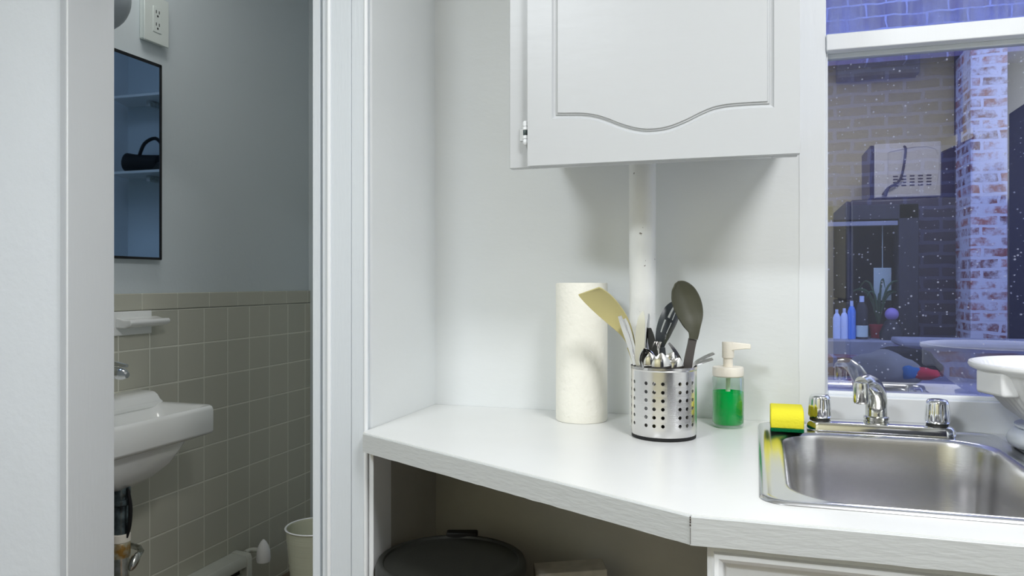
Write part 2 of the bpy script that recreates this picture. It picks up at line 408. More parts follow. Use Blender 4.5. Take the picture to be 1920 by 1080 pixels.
S('wall_rear', M['beige'], (-2.25, -1.8, 0, 1.3, -1.7, ZCEIL))
# tiled wainscot
S('trim_1', M['tile'], (XT, 1.48, 0, XT + 0.008, 2.95, 1.111))
S('trim_2', M['tilecap'], (XT, 1.48, 1.1125, XT + 0.0095, 2.95, 1.166), bevel=0.003)
# doorway lining and casings
jb = MB().box(DL - 0.02, YD - 0.012, 0, DL, 1.48, 1.94).build('trim_3', M['trim'], bevel=0.0015); struct(jb)
struct(MB().box(DL - 0.0205, YD - 0.0135, 0, DL - 0.004, YD - 0.0005, 1.94).build('groove_shade_strip', M['grooveshade'], bevel=0.001))  # grey strip painted as the shaded groove
cs = MB()
cs.box(-0.8435, 1.352, 0, -0.8265, 1.478, 1.94)
cs.box(-0.8265, 1.362, 0, -0.8175, 1.478, 1.94)
cs.box(-0.8175, 1.346, 0, -0.8025, 1.40, 1.94)
cs.box(-0.8035, 1.342, 0, -0.752, 1.3605, 2.06)
cs.box(-0.7512, 1.342, 0, -0.7215, 1.3605, 2.06)
struct(cs.build('trim_5', M['trimgrey'], bevel=0.0012))
bd = MB()
bd.lathe([(0.0042, 0), (0.0042, 2.06)], (-0.7995, 1.3415, 0), 16)
bd.lathe([(0.0042, 0), (0.0042, 2.06)], (-0.7195, 1.3425, 0), 16)
struct(bd.build('trim_6', M['trim']))
struct(MB().box(-0.9, 1.342, 2.061, -0.70, 1.3605, 2.12).build('trim_7', M['trimgrey'], bevel=0.0015))
# board on the niche wall below the counter
struct(MB().box(XN, 1.347, 0, XN + 0.011, 1.424, 0.875).build('trim_8', M['trim'], bevel=0.001))
struct(MB().box(XN, 1.4245, 0, XN + 0.003, YB, 0.8795).build('added_taupe_sheet_1', M['taupe']))  # taupe sheets added over the niche walls below the counter
struct(MB().box(XN + 0.003, YB - 0.003, 0, -0.058, YB, 0.8795).build('added_taupe_sheet_2', M['taupe']))
# slim painted strip between back wall and window
st = MB(); 
for k in range(30):
    z0 = 0.915 + k * 0.0525; w = 0.004 + 0.003 * noise.noise(Vector((k * 1.7, 0, 3)))
    st.box(0.088 - w, YB - 0.0014, z0, 0.1045, YB + 0.002, z0 + 0.0525)
struct(st.build('trim_9', M['trim']))

# ------------------------------------------------------------------ window
wroot = bpy.data.objects.new('window_1', None); COL.objects.link(wroot); wroot.location = (0.55, 1.70, 0.9); struct(wroot)
GX0 = 0.139
fr = MB()
fr.box(WX0, 1.6742, WZ0, GX0 - 0.004, 1.80, WZ1); fr.box(WX1 - 0.05, 1.6742, WZ0, WX1, 1.80, WZ1)
fr.box(GX0 - 0.004, 1.6742, WZ1 - 0.05, WX1 - 0.05, 1.80, WZ1)
fr.build('window_frame', M['trim'], wroot, bevel=0.003)
ls = MB()      # lower sash
ls.box(GX0 - 0.004, 1.672, 0.908, WX1 - 0.05, 1.716, 0.973); 
ls.box(GX0 - 0.004, 1.684, 0.973, GX0, 1.716, 1.665); ls.box(WX1 - 0.09, 1.684, 0.973, WX1 - 0.05, 1.716, 1.665)
ls.build('lower_sash', M['trim'], wroot, bevel=0.003)
MB().prismy([(GX0, 0.972), (WX1 - 0.09, 0.972), (WX1 - 0.09, 0.981), (GX0, 0.981)], 1.688, 1.702).build('glazing_putty', M['trim'], wroot, bevel=0.003)
mr_ = MB(); mr_.box(GX0 - 0.004, 1.668, 1.665, WX1 - 0.05, 1.724, 1.698)
mr_.build('meeting_rail', M['trim'], wroot, bevel=0.002)
MB().box(GX0, 1.694, 1.655, WX1 - 0.09, 1.715, 1.6655).build('glazing_putty', M['trimgrey'], wroot, bevel=0.002)
MB().box(GX0, 1.704, 0.974, WX1 - 0.09, 1.707, 1.662).build('lower_pane', M['pane'], wroot, smooth=0)
us = MB(); us.box(GX0 - 0.006, 1.73, 1.69, GX0 - 0.004, 1.77, WZ1 - 0.05); us.build('upper_sash', M['trim'], wroot)
MB().box(GX0 - 0.004, 1.742, 1.69, WX1 - 0.05, 1.745, WZ1 - 0.05).build('upper_pane', M['paneup'], wroot, smooth=0)

# ================================================================== COUNTER
ZT = 0.915
ct = thing('countertop', 'white painted countertop with an angled front edge and a cut-out for the steel sink', 'countertop', (-0.2, 1.4, 0.878))
A, K = (-0.7095, 1.318), (-0.075, 0.973)
outer = [(-0.714, 1.321), A, K, (1.195, 0.973), (1.195, YB - 0.001), (-0.7165, YB - 0.001), (-0.7165, 1.345)]
hole = [(p[0], p[1]) for p in rrect(0.03, 1.065, 0.40, 1.63, 0.05, 6)]
mb = MB(); holed(outer, hole, ZT, mb); holed(outer, hole, 0.880, mb)
mb.rings([[(x, y, 0.880) for x, y in outer], [(x, y, ZT) for x, y in outer]], True, False, False)
mb.rings([[(x, y, 0.880) for x, y in hole], [(x, y, ZT) for x, y in hole]], True, False, False)
mb.build('worktop', M['counter'], ct, smooth=20)
def edge(p, q, w=0.004, z0=0.8785, z1=0.9135):
    p, q = Vector(p), Vector(q); d = (q - p).normalized(); n = Vector((d.y, -d.x))
    n_seg = 40; rs = []
    for i in range(n_seg + 1):
        c = p + (q - p) * i / n_seg
        j = 0.0006 * noise.noise(Vector((i * 0.9, p.x * 7, 0)))
        zb = z0 + 0.0009 * noise.noise(Vector((i * 0.7, 5, q.x)))
        o = c + n * (w + j)
        rs.append([(c.x, c.y, zb), (o.x, o.y, zb), (o.x, o.y, z1 - 0.001), (o.x - n.x*0.001, o.y - n.y*0.001, z1), (c.x, c.y, z1)])
    return MB().rings(rs)
e1 = edge(A, K).build('edge_strip', M['counteredgeshade'], ct, smooth=25)
e2 = edge((K[0] - 0.0017, K[1]), (1.195, 0.973)).build('edge_strip', M['counteredgeshade'], ct, smooth=25)
mb = MB()
for z0, z1 in ((0.9118, 0.9134), (0.9085, 0.9108), (0.9055, 0.9075), (0.9020, 0.9040), (0.880, 0.9000)):
    w = 0.0007 if z0 > 0.9 else 0.0002
    mb.box(K[0] - 0.0016 - w, K[1] - 0.0048, z0, K[0] - 0.0016 + w, K[1] + 0.002, z1)
mb.build('joint_crack', M['crack'], ct)

# under-counter rod
p0, p1 = Vector((-0.664, 1.330, 0.874)), Vector((-0.575, 1.268, 0.8745))
rd = thing('rod', 'thin yellow rod with a white cap fixed beneath the front edge of the counter', 'rod', p0)
MB().tube([p0 + (p1-p0)*0.22, p1], 0.0045, 10).build('rod_shaft', M['yellow'], rd)
MB().tube([p0, p0 + (p1-p0)*0.2], 0.0062, 14).build('end_cap', M['trim'], rd)
MB().tube([p0 + (p1-p0)*0.245 + Vector((0,0,-0.001)), p0 + (p1-p0)*0.29 + Vector((0,0,-0.001))], 0.0062, 10).build('clip', M['black'], rd)

# ------------------------------------------------------------------ kitchen sink
sk = thing('kitchen_sink', 'single bowl stainless steel sink set into the white countertop beneath the window', 'sink', (0.21, 1.35, ZT))
def srg(i, z, r): return rrect(0.004 + i, 1.048 + i, 0.426 - i, 1.646 - i, r, 8, z)
def brg(i, z, r): return rrect(0.046 + i, 1.078 + i, 0.386 - i, 1.556 - i, r, 8, z)
rim = MB().rings([srg(0, ZT + 0.0005, 0.035), srg(0.002, ZT + 0.004, 0.034), srg(0.007, ZT + 0.0055, 0.031), srg(0.012, ZT + 0.004, 0.027), srg(0.016, ZT + 0.0015, 0.024),
                  srg(0.021, ZT + 0.001, 0.02), [(p[0], p[1], p[2]) for p in brg(-0.010, ZT + 0.003, 0.085)], brg(-0.004, ZT + 0.0022, 0.08), brg(0.0, ZT - 0.002, 0.077)], True, False, False)
rim.build('sink_rim', M['sinkrim'], sk, smooth=50)
MB().rings([brg(0.0, ZT - 0.002, 0.077), brg(0.003, ZT - 0.01, 0.075), brg(0.007, ZT - 0.08, 0.072), brg(0.012, ZT - 0.14, 0.068), brg(0.022, ZT - 0.158, 0.058), brg(0.04, ZT - 0.166, 0.04), brg(0.10, ZT - 0.168, 0.03)], True, False, True).build('sink_bowl', M['sink'], sk, smooth=60)
MB().lathe([(0.0, 0), (0.038, 0), (0.042, 0.002), (0.03, 0.003), (0.028, 0.001), (0.0, 0.001)], (0.216, 1.32, ZT - 0.1675), 24, False, False).build('drain', M['chrome'], sk)

# ------------------------------------------------------------------ kitchen faucet
fx0, fx1, fy = 0.1176, 0.3204, 1.602
fc = thing('kitchen_faucet', 'chrome two handle faucet on the back ledge of the steel sink', 'faucet', (0.219, fy, ZT + 0.002))
mb = MB(); mb.rings([rrect(0.0935, fy-0.027, 0.3495, fy+0.027, 0.02, 6, ZT + 0.0034), rrect(0.094, fy-0.0265, 0.349, fy+0.0265, 0.02, 6, ZT + 0.014),
                     rrect(0.0975, fy-0.024, 0.3455, fy+0.024, 0.019, 6, ZT + 0.0195), rrect(0.102, fy-0.018, 0.341, fy+0.018, 0.016, 6, ZT + 0.0215)])
mb.build('deck_plate', M['chrome'], fc, smooth=40)
def flute(a, r, z): return r * (1 - 0.075 * max(0, math.cos(a * 9)) ** 2) if 0.004 < z < 0.038 else r
for hx in (fx0, fx1):
    h = MB().lathe([(0.0, 0.0), (0.0195, 0.0), (0.0205, 0.002), (0.0215, 0.005), (0.0205, 0.020), (0.0195, 0.034), (0.0185, 0.039), (0.016, 0.0425), (0.011, 0.0435), (0.0, 0.044)], (hx, fy, ZT + 0.026), 72, False, False, flute)
    ho = h.build('handle', M['chrome'], fc, smooth=50)
    MB().lathe([(0.0185, 0), (0.0185, 0.006)], (hx, fy, ZT + 0.0205), 32).build('handle_seal', M['blackplastic'], ho)
MB().lathe([(0.021, 0), (0.0225, 0.002), (0.0225, 0.005), (0.0205, 0.006), (0.0205, 0.008), (0.0225, 0.009), (0.0225, 0.013), (0.019, 0.015)], (PY(1643, 790, fy).x, fy, ZT + 0.019), 36).build('spout_collar', M['chromeold'], fc)
sx = PY(1643, 790, fy).x
b0 = Vector((sx, fy, ZT + 0.03))
sp = [b0, b0 + Vector((0, 0, 0.022)), PT(1643, 741, 1.452), PT(1637, 724, 1.438), PT(1627, 716, 1.418), PT(1615, 719, 1.404)]
spo = MB().tube(sp, [0.019, 0.019, 0.018, 0.0165, 0.0145, 0.0125], 22, 6).build('spout', M['chromeold'], fc, smooth=60)
ap = PT(1614.5, 757, 1.402)
MB().lathe([(0.0105, 0), (0.012, 0.001), (0.0132, 0.004), (0.0132, 0.028), (0.0132, 0.034), (0.012, 0.038), (0.009, 0.04)], ap, 32).build('aerator', M['chromeold'], spo)

# ------------------------------------------------------------------ sponge
sg = thing('sponge', 'yellow sponge with a green scouring base on the rear corner of the steel sink', 'sponge', (0.052, 1.575, ZT + 0.004))
c0 = PZ(1446, 811, ZT + 0.004); 
sx0, sx1, sy0, sy1, sz0 = 0.0265, 0.0855, 1.528, 1.618, ZT + 0.0062
prof = [(sy0 + 0.001, sz0 + 0.006), (sy0, sz0 + 0.022), (sy0 + 0.004, sz0 + 0.031), (sy0 + 0.012, sz0 + 0.0385), (sy0 + 0.028, sz0 + 0.042), (sy1 - 0.012, sz0 + 0.0415), (sy1 - 0.002, sz0 + 0.036), (sy1, sz0 + 0.006)]
MB().rings([[(x, y, z) for y, z in prof] for x in (sx0, sx0 + 0.03, sx1)]).build('foam', M['sponge'], sg, bevel=0.002, smooth=50)
MB().box(sx0, sy0, sz0, sx1, sy1, sz0 + 0.0065).build('scouring_pad', M['scour'], sg, bevel=0.001)

# ------------------------------------------------------------------ soap dispenser
sd = Vector((-0.0525, 1.588, ZT + 0.0005))
so = thing('soap_dispenser', 'clear pump bottle half full of green liquid soap with a cream pump, on the counter', 'soap dispenser', sd)
R = 0.0305; U = 0.001056
zt = lambda py: (807 - py) * U
bt = MB().lathe([(0.0, 0.001), (R - 0.004, 0.0005), (R - 0.001, 0.003), (R, 0.007), (R, zt(716)), (R - 0.002, zt(712)), (R - 0.0024, zt(713)), (R - 0.0006, zt(717)), (R - 0.0006, 0.009), (R - 0.0035, 0.006), (0.0, 0.006)], sd, 48, False, False).build('bottle', M['glass'], so, smooth=50)
MB().lathe([(0.0, 0.0062), (R - 0.004, 0.0062), (R - 0.0009, 0.010), (R - 0.0009, zt(741)), (0.0, zt(741))], sd, 48, False, False).build('liquid_soap', M['soap'], so, smooth=50)
MB().lathe([(0.0285, zt(713)), (0.0300, zt(711)), (0.0300, zt(697)), (0.0288, zt(695)), (0.0, zt(694.5))], sd, 48, True, False).build('collar', M['cream'], so)
pu = MB().lathe([(0.0095, zt(695)), (0.0095, zt(678)), (0.0115, zt(678)), (0.0118, zt(651)), (0.011, zt(648.5)), (0.0, zt(648))], sd, 36, True, False).build('pump', M['cream'], so)
Rv, Fv = Vector((CA, SA, 0)), Vector((-SA, CA, 0))
pd = (Rv * 0.97 - Fv * 0.2).normalized()
zz = Vector((0, 0, 1)); nb = pd.cross(zz)
def sect(d, h0, h1, w): c = sd + pd * d; return [c + nb*w + zz*h0, c - nb*w + zz*h0, c - nb*w*0.8 + zz*h1, c + nb*w*0.8 + zz*h1]
MB().rings([sect(0.0, zt(666), zt(648.6), 0.0105), sect(0.012, zt(663), zt(649), 0.010), sect(0.033, zt(661), zt(651), 0.0075), sect(0.043, zt(661), zt(652), 0.0065)]).build('nozzle', M['cream'], pu, bevel=0.0015)
MB().lathe([(0.0045, 0.01), (0.0045, zt(716)), (0.009, zt(714))], sd, 16).build('dip_tube', M['cream'], so)

# ------------------------------------------------------------------ paper towel roll
pc = Vector((-0.3455, 1.578, ZT + 0.0005))
pr = thing('paper_towel_roll', 'upright white paper towel roll standing on the counter against the back wall', 'paper towel roll', pc)
def wob(a, r, z): return r * (1 + 0.008 * noise.noise(Vector((math.cos(a) * 1.2, math.sin(a) * 1.2, z * 9))))
prf = [(0.022, 0.001), (0.052, 0.0), (0.0535, 0.003)] + [(0.0535, 0.003 + 0.278 * k / 10) for k in range(1, 11)] + [(0.0525, 0.284), (0.022, 0.2845), (0.021, 0.28), (0.021, 0.01)]
MB().lathe(prf, pc, 56, False, False, wob).build('paper', M['paper'], pr, smooth=50)
MB().lathe([(0.0215, 0.001), (0.0215, 0.283), (0.0195, 0.283), (0.0195, 0.001)], pc, 32, False, False).build('core', M['cardboard'], pr)

# ------------------------------------------------------------------ pipe
pp = MB(); pcx, pcy = -0.2155, 1.5485
pp.lathe([(0.0255, ZT + 0.0005), (0.0262, ZT + 0.01), (0.0258, ZT + 0.2), (0.0265, ZT + 0.35), (0.0262, 1.495)], (pcx, pcy, 0), 40)
tag(pp.build('water_pipe', M['ironpipe'], smooth=50), 'chipped white painted vertical pipe running from the counter up behind the wall cabinet', 'pipe')

# ------------------------------------------------------------------ upper cabinet
YF = 1.365
cab = thing('wall_cabinet', 'white painted wall cabinet with an arched panel door above the counter', 'cabinet', (-0.18, 1.52, 1.41))
cx0, cx1 = -0.4355, 0.066; cz0, cz1 = 1.411, 2.20
mb = MB(); mb.box(cx0 + 0.002, YF + 0.018, cz0 + 0.085, cx0 + 0.018, YB - 0.001, cz1); mb.box(cx1 - 0.018, YF + 0.018, cz0 + 0.085, cx1 - 0.002, YB - 0.001, cz1)
mb.box(cx0 + 0.018, YF + 0.018, cz0 + 0.085, cx1 - 0.018, YB - 0.001, cz0 + 0.10); mb.box(cx0, YF + 0.018, cz1 - 0.016, cx1, YB - 0.001, cz1)
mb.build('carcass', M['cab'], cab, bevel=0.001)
mb = MB(); mb.box(cx0, YF, cz0, cx0 + 0.045, YF + 0.018, cz1); mb.box(cx1 - 0.04, YF, cz0, cx1, YF + 0.018, cz1); mb.box(cx0 + 0.045, YF, cz0, cx1 - 0.04, YF + 0.018, cz0 + 0.105); mb.box(cx0 + 0.045, YF, cz1 - 0.05, cx1 - 0.04, YF + 0.018, cz1)
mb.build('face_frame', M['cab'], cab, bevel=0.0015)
YDR = YF - 0.021
dx0, dx1 = PY(989, 312, YDR).x, PY(1500, 290, YDR).x; dz0, dz1 = 1.4115, 2.185
gp = [(1040, 217), (1062, 217), (1088, 217), (1112, 219.5), (1135, 226), (1158, 235), (1180, 242), (1200, 246), (1218, 247), (1240, 245), (1262, 239.5), (1288, 229), (1312, 217), (1338, 206), (1365, 200.5), (1395, 198), (1420, 196.5), (1445, 195.5)]
base = [PY(a, b, YDR) for a, b in gp]
pts2 = [Vector((p.x, p.z)) for p in base]
Pp, _ = catmull(pts2, [0] * len(pts2), 3)
loop = list(Pp)
zmid = (dz0 + dz1) / 2
up = [Vector((p.x, 2 * zmid - p.y)) for p in reversed(Pp)]
loop += [Vector((Pp[-1].x, zmid))] + up + [Vector((Pp[0].x, zmid))]
def offset(lp, d):
    out = []; n = len(lp)
    for i in range(n):
        a, b, c = lp[i-1], lp[i], lp[(i+1) % n]
        e1, e2 = (b-a).normalized(), (c-b).normalized()
        n1, n2 = Vector((-e1.y, e1.x)), Vector((-e2.y, e2.x))
        m = (n1 + n2); m = m / max(m.length_squared / 2, 0.3)
        out.append(b + m * d)
    return out
mb = MB()
rect = [(dx0, dz0), (dx1, dz0), (dx1, dz1), (dx0, dz1)]
b_ = MB(); holed(rect, [(p.x, p.y) for p in offset(loop, -0.0055)], 0, b_)
off = len(mb.v)
for v in b_.v: mb.pt((v.x, YDR, v.y))
for f in b_.f: mb.f.append([off + k for k in f])
rs = []
for d, dep in ((-0.0055, 0), (-0.003, 0.0035), (-0.0005, 0.005), (0.0015, 0.005), (0.0022, 0.0028), (0.0048, 0.0022), (0.0055, 0.0)):
    rs.append([(p.x, YDR + dep, p.y) for p in offset(loop, d)])
mb.rings(rs, True, False, True)
mb.rings([[(x, YDR, z) for x, z in rect], [(x, YF - 0.001, z) for x, z in rect]], True, False, True)
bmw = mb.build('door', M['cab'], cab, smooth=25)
# weld and slightly round the edges
bm = bmesh.new(); bm.from_mesh(bmw.data); bmesh.ops.remove_doubles(bm, verts=bm.verts, dist=0.00002); bmesh.ops.recalc_face_normals(bm, faces=bm.faces); bm.to_mesh(bmw.data); bm.free()
bmw.data.set_sharp_from_angle(angle=math.radians(22))
hz0 = PY(984, 275, YF).z; hz1 = PY(984, 230, YF).z; hx = dx0 - 0.006; hy = YF - 0.012
H = hz1 - hz0
hg = MB(); hg.lathe([(0.0, 0), (0.003, 0.0005), (0.0054, 0.004), (0.0054, 0.009), (0.004, 0.011), (0.0058, 0.012), (0.0058, 0.0175), (0.0045, 0.018), (0.0045, H*0.62), (0.0058, H*0.63), (0.0058, H*0.76), (0.0042, H*0.77), (0.0056, H*0.79), (0.0056, H*0.96), (0.0035, H), (0.0, H)], (hx, hy, hz0), 18, False, False)
ho = hg.build('hinge', M['trim'], cab)
MB().lathe([(0.0048, H*0.40), (0.0048, H*0.62)], (hx, hy, hz0), 16).build('bare_barrel', M['darkmetal'], ho)
MB().box(hx - 0.014, YF - 0.0025, hz0 + 0.01, hx + 0.004, YF, hz1 - 0.012).build('hinge_leaf', M['trim'], ho, bevel=0.0008)

# ------------------------------------------------------------------ base cabinet below the sink
bc = thing('base_cabinet', 'white base cabinet with a moulded front below the steel sink', 'cabinet', (0.5, 1.3, 0))
bx0, bx1 = -0.0575, 1.195
mb = MB(); mb.box(bx0, 1.008, 0.0, bx0 + 0.018, YB - 0.002, 0.8785); mb.box(bx1 - 0.018, 1.008, 0.0, bx1, YB - 0.002, 0.8785); mb.box(bx0 + 0.018, 1.03, 0.08, bx1 - 0.018, YB - 0.002, 0.1)
mb.box(bx0 + 0.018, 1.008, 0.80, bx1 - 0.018, 1.026, 0.8785); mb.box(bx0 + 0.018, 1.06, 0.0, bx1 - 0.018, 1.07, 0.08)
mb.build('carcass', M['cabbase'], bc, bevel=0.001)
def panel(x0, x1, z0, z1, yf):
    def rr(i, y): return [(x0 + i, y, z0 + i), (x1 - i, y, z0 + i), (x1 - i, y, z1 - i), (x0 + i, y, z1 - i)]
    return MB().rings([rr(0, yf + 0.02), rr(0, yf + 0.001), rr(0.001, yf), rr(0.0075, yf), rr(0.009, yf - 0.006), rr(0.014, yf - 0.0075), rr(0.019, yf - 0.004), rr(0.021, yf + 0.002), rr(0.026, yf + 0.004)])
panel(bx0, 0.56, 0.10, 0.8755, 0.987).build('cabinet_door', M['cabbase'], bc, smooth=30)
panel(0.566, bx1, 0.10, 0.8755, 0.987).build('cabinet_door', M['cabbase'], bc, smooth=30)

# ================================================================== UTENSILS
CC = Vector((-0.1634, 1.456, ZT + 0.0005)); CR = 0.060; TCAN = 1.438
can = thing('utensil_can', 'perforated brushed steel cylinder holding cutlery on the counter', 'utensil holder', CC)
a0 = math.atan2(-CA, SA)      # direction towards the viewer
mb = MB()
zr = [1.2 - (py - 530) / FPX * (TCAN - 0.045) - CC.z for py in (718.7, 734.5, 750.2, 766.0, 781.8, 797.5)]
dz = abs(zr[0] - zr[1]); zb = sorted(zr)
zlo, zhi = zb[0] - dz / 2, zb[-1] + dz / 2
hole_cols = []
for g in range(6):
    for k in (-42.5, -27.5, -12.5): hole_cols.append((k + 60 * g + 360) % 360)
def cpt(deg, z, r=CR):
    a = a0 + math.radians(deg); return CC + Vector((r * math.cos(a), r * math.sin(a), z))
cols = []
for g in range(6):
    b = -50 + 60 * g
    cols += [(b, b + 15, True), (b + 15, b + 30, True), (b + 30, b + 45, True), (b + 45, b + 52.5, False), (b + 52.5, b + 60, False)]
hr = 0.0033
for (d0, d1, hol) in cols:
    for z in zb:
        if not hol:
            q = [mb.pt(cpt(d, zz_)) for d, zz_ in ((d0, z - dz/2), (d1, z - dz/2), (d1, z + dz/2), (d0, z + dz/2))]; mb.f.append(q)
        else:
            dm = (d0 + d1) / 2; n = 16; sq = []; ci = []
            for k in range(n):
                a = 2 * PI * k / n
                ca, sa = math.cos(a), math.sin(a); m = max(abs(ca), abs(sa))
                if k % 2 == 0: sq.append(mb.pt(cpt(dm + ca / m * 7.5, z + sa / m * dz / 2)))
                ci.append(mb.pt(cpt(dm + ca * math.degrees(hr / CR), z + sa * hr)))
            for k in range(8): mb.f.append([sq[k], sq[(k+1) % 8], ci[(2*k+2) % n], ci[2*k+1], ci[2*k]])
degs = []
for (d0, d1, hol) in cols: degs += [d0, (d0 + d1) / 2] if hol else [d0]
def band(zs, rs_):
    rows = [[mb.pt(cpt(d, z, r)) for d in degs] for z, r in zip(zs, rs_)]
    for p, q in zip(rows, rows[1:]):
        for k in range(len(degs)): mb.f.append([p[k], p[(k+1) % len(degs)], q[(k+1) % len(degs)], q[k]])
    return rows
HC = 0.126
band([zhi, zhi + 0.02, HC - 0.002, HC], [CR, CR, CR, CR + 0.0008])
rows = band([0.0055, 0.008, zlo], [CR - 0.0015, CR, CR])
mb.f.append(rows[0][::-1])
cb = mb.build('can_body', M['can'], can, smooth=40)
shell(cb, 0.0009, 40)
MB().lathe([(CR - 0.004, 0), (CR - 0.0012, 0.0005), (CR - 0.001, 0.006), (CR - 0.004, 0.0065)], CC, 64).build('can_foot', M['black'], can)

def V(px, py, d=0.0): return PT(px, py, TCAN + d)
def sheet(name, pts, hw, mat, parent, cup=None, thick=0.0016, wdir=None, sub=5, nv=9, skip=None, side=1, sm=True):
    """a curved strip: centre line, half width and dishing along its length"""
    n = len(pts)
    cup = cup or [0] * n
    P, W = catmull(pts, hw, sub); _, Cp = catmull(pts, cup, sub)
    wd = Vector(wdir) if wdir else Rv
    mb = MB(); rows = []
    for i, p in enumerate(P):
        t = (P[min(i+1, len(P)-1)] - P[max(i-1, 0)]).normalized()
        w = (wd - t * wd.dot(t)).normalized(); nn = t.cross(w) * side
        rows.append([mb.pt(p + w * W[i] * s + nn * Cp[i] * (1 - s * s)) for s in [-1 + 2 * k / (nv - 1) for k in range(nv)]])
    for i in range(len(rows) - 1):
        for k in range(nv - 1):
            if skip and skip(i / (len(rows) - 1), (k + 0.5) / (nv - 1)): continue
            mb.f.append([rows[i][k], rows[i][k+1], rows[i+1][k+1], rows[i+1][k]])
    return mb.build(name, mat, parent, solid=thick, smooth=80)
GRP = 'cutlery and tools standing in the steel can'
def utensil(name, label, cat, p): return thing(name, label, cat, p, GRP)
def oval(n, w, e=0.12):     # half widths of a rounded head
    return [max(w * math.sin(PI * (e + (1 - e) * k / (n - 1))) ** 0.62 if k < n - 1 else w * 0.12, 0.0008) for k in range(n)]
def lerp(a, b, n): return [a + (b - a) * k / (n - 1) for k in range(n)]

# turner
p = V(1225, 805, 0.012); t = utensil('turner', 'wide khaki turner leaning over the paper towel roll', 'kitchen turner', p)
sheet('handle', [p, V(1205, 730, 0.018), V(1192, 680, 0.022), V(1184, 650, 0.024)], [0.006, 0.006, 0.0065, 0.009], M['khaki'], t, thick=0.005)
LR = [((1181, 655), (1192, 648), 0.024), ((1166, 631), (1187, 622), 0.026), ((1144, 611), (1178, 597), 0.026), ((1121, 591), (1164, 574), 0.022), ((1101, 572), (1148, 555), 0.014), ((1088, 558), (1131, 541.5), 0.007), ((1084, 552), (1123, 538), 0.004)]
mb = MB(); Lp, Rp = [V(a[0], a[1], d + 0.004) for a, b, d in LR], [V(b[0], b[1], d - 0.004) for a, b, d in LR]
Lp, _ = catmull(Lp, [0] * 7, 5); Rp, _ = catmull(Rp, [0] * 7, 5)
mb.rings([[a_ + (b_ - a_) * k / 8 + Fv * 0.003 * math.sin(PI * k / 8) for k in range(9)] for a_, b_ in zip(Lp, Rp)], False, False, False)
mb.build('blade', M['khaki'], t, solid=0.003, smooth=50)
# solid spoon
p = V(1280, 800, -0.012); t = utensil('cooking_spoon', 'large solid dark olive nylon spoon, the tallest tool in the can', 'cooking spoon', p)
hd = [V(1299.5, 636, -0.0302), V(1301, 622, -0.030), V(1298, 606, -0.030), V(1294, 588, -0.029), V(1288, 568, -0.027), V(1281, 550, -0.024), V(1273, 536, -0.022), V(1268, 529.5, -0.021)]
sheet('handle', [p, V(1286, 725, -0.022), V(1291, 680, -0.028), V(1297, 648, -0.030), hd[0]], [0.0062, 0.0072, 0.0078, 0.0072, 0.0076], M['nylonhandle'], t, thick=0.0055)
sheet('bowl', hd, [0.0076, 0.0105, 0.0185, 0.0245, 0.0265, 0.0240, 0.0155, 0.004], M['nylon'], t, cup=[0, 0.001, 0.004, 0.008, 0.010, 0.009, 0.005, 0.001], thick=0.003, wdir=Rv, side=1, nv=13)
# slotted spoon
p = V(1262, 800, 0.022); t = utensil('slotted_spoon', 'slate grey slotted spoon behind the solid dark spoon', 'slotted spoon', p)
hd = [V(1240, 652, 0.016), V(1241, 638, 0.012), V(1245, 622, 0.010), V(1251, 605, 0.010), V(1259, 588, 0.014), V(1267, 575, 0.02), V(1273, 568, 0.024)]
def slots(u, v): return (0.30 < u < 0.52 and (0.2 < v < 0.30 or 0.55 < v < 0.66)) or (0.56 < u < 0.80 and (0.30 < v < 0.40 or 0.55 < v < 0.66))
sheet('handle', [p, V(1252, 720, 0.02), V(1244, 680, 0.018), hd[0]], [0.005, 0.0055, 0.0055, 0.0065], M['slate'], t, thick=0.005)
sheet('bowl', hd, [0.0065, 0.014, 0.0185, 0.0205, 0.019, 0.013, 0.004], M['slate'], t, cup=[0, -0.003, -0.006, -0.008, -0.007, -0.004, 0], thick=0.0025, wdir=Rv * 0.86 - zz * 0.1 + Fv * 0.4, skip=slots, sub=8, nv=25)
# table knife, blade up
p = V(1205, 800, -0.01); t = utensil('table_knife', 'steel table knife standing blade up in front of the painted pipe', 'knife', p)
sheet('handle', [p, V(1201, 740, -0.012), V(1198, 688, -0.014)], [0.006, 0.0065, 0.006], M['steel'], t, thick=0.004)
sheet('blade', [V(1198, 688, -0.014), V(1199, 660, -0.015), V(1200.5, 630, -0.015), V(1202, 605, -0.015), V(1204.5, 590, -0.015), V(1206, 583, -0.015)], [0.006, 0.0085, 0.009, 0.0075, 0.0042, 0.0008], M['knifesteel'], t, thick=0.0013, wdir=Rv * 0.9 - Fv * 0.45)
# second, narrower blade
p = V(1222, 800, 0.015); t = utensil('table_knife', 'second steel knife, its narrow blade seen edge on before the pipe', 'knife', p)
sheet('handle', [p, V(1214, 740, 0.012), V(1211, 690, 0.006)], [0.005, 0.0055, 0.005], M['steel'], t, thick=0.004)
sheet('blade', [V(1211, 690, 0.006), V(1212, 650, 0.005), V(1214, 615, 0.004), V(1215.5, 596, 0.003), V(1216, 588, 0.003)], [0.004, 0.0052, 0.005, 0.0035, 0.0007], M['knifesteel'], t, thick=0.0013, wdir=Rv * 0.6 + Fv * 0.7)
# black handled knife
p = V(1246, 800, 0.0); t = utensil('paring_knife', 'small knife with a black handle pointing up in the steel can', 'knife', p)
sheet('blade', [p, V(1240, 750, 0.002), V(1233, 700, 0.004)], [0.001, 0.007, 0.007], M['knifesteel'], t, thick=0.0013)
sheet('handle', [V(1233, 700, 0.004), V(1226, 665, 0.004), V(1220, 632, 0.004), V(1217, 615, 0.004)], [0.0055, 0.007, 0.0058, 0.0025], M['blackplastic'], t, thick=0.008)
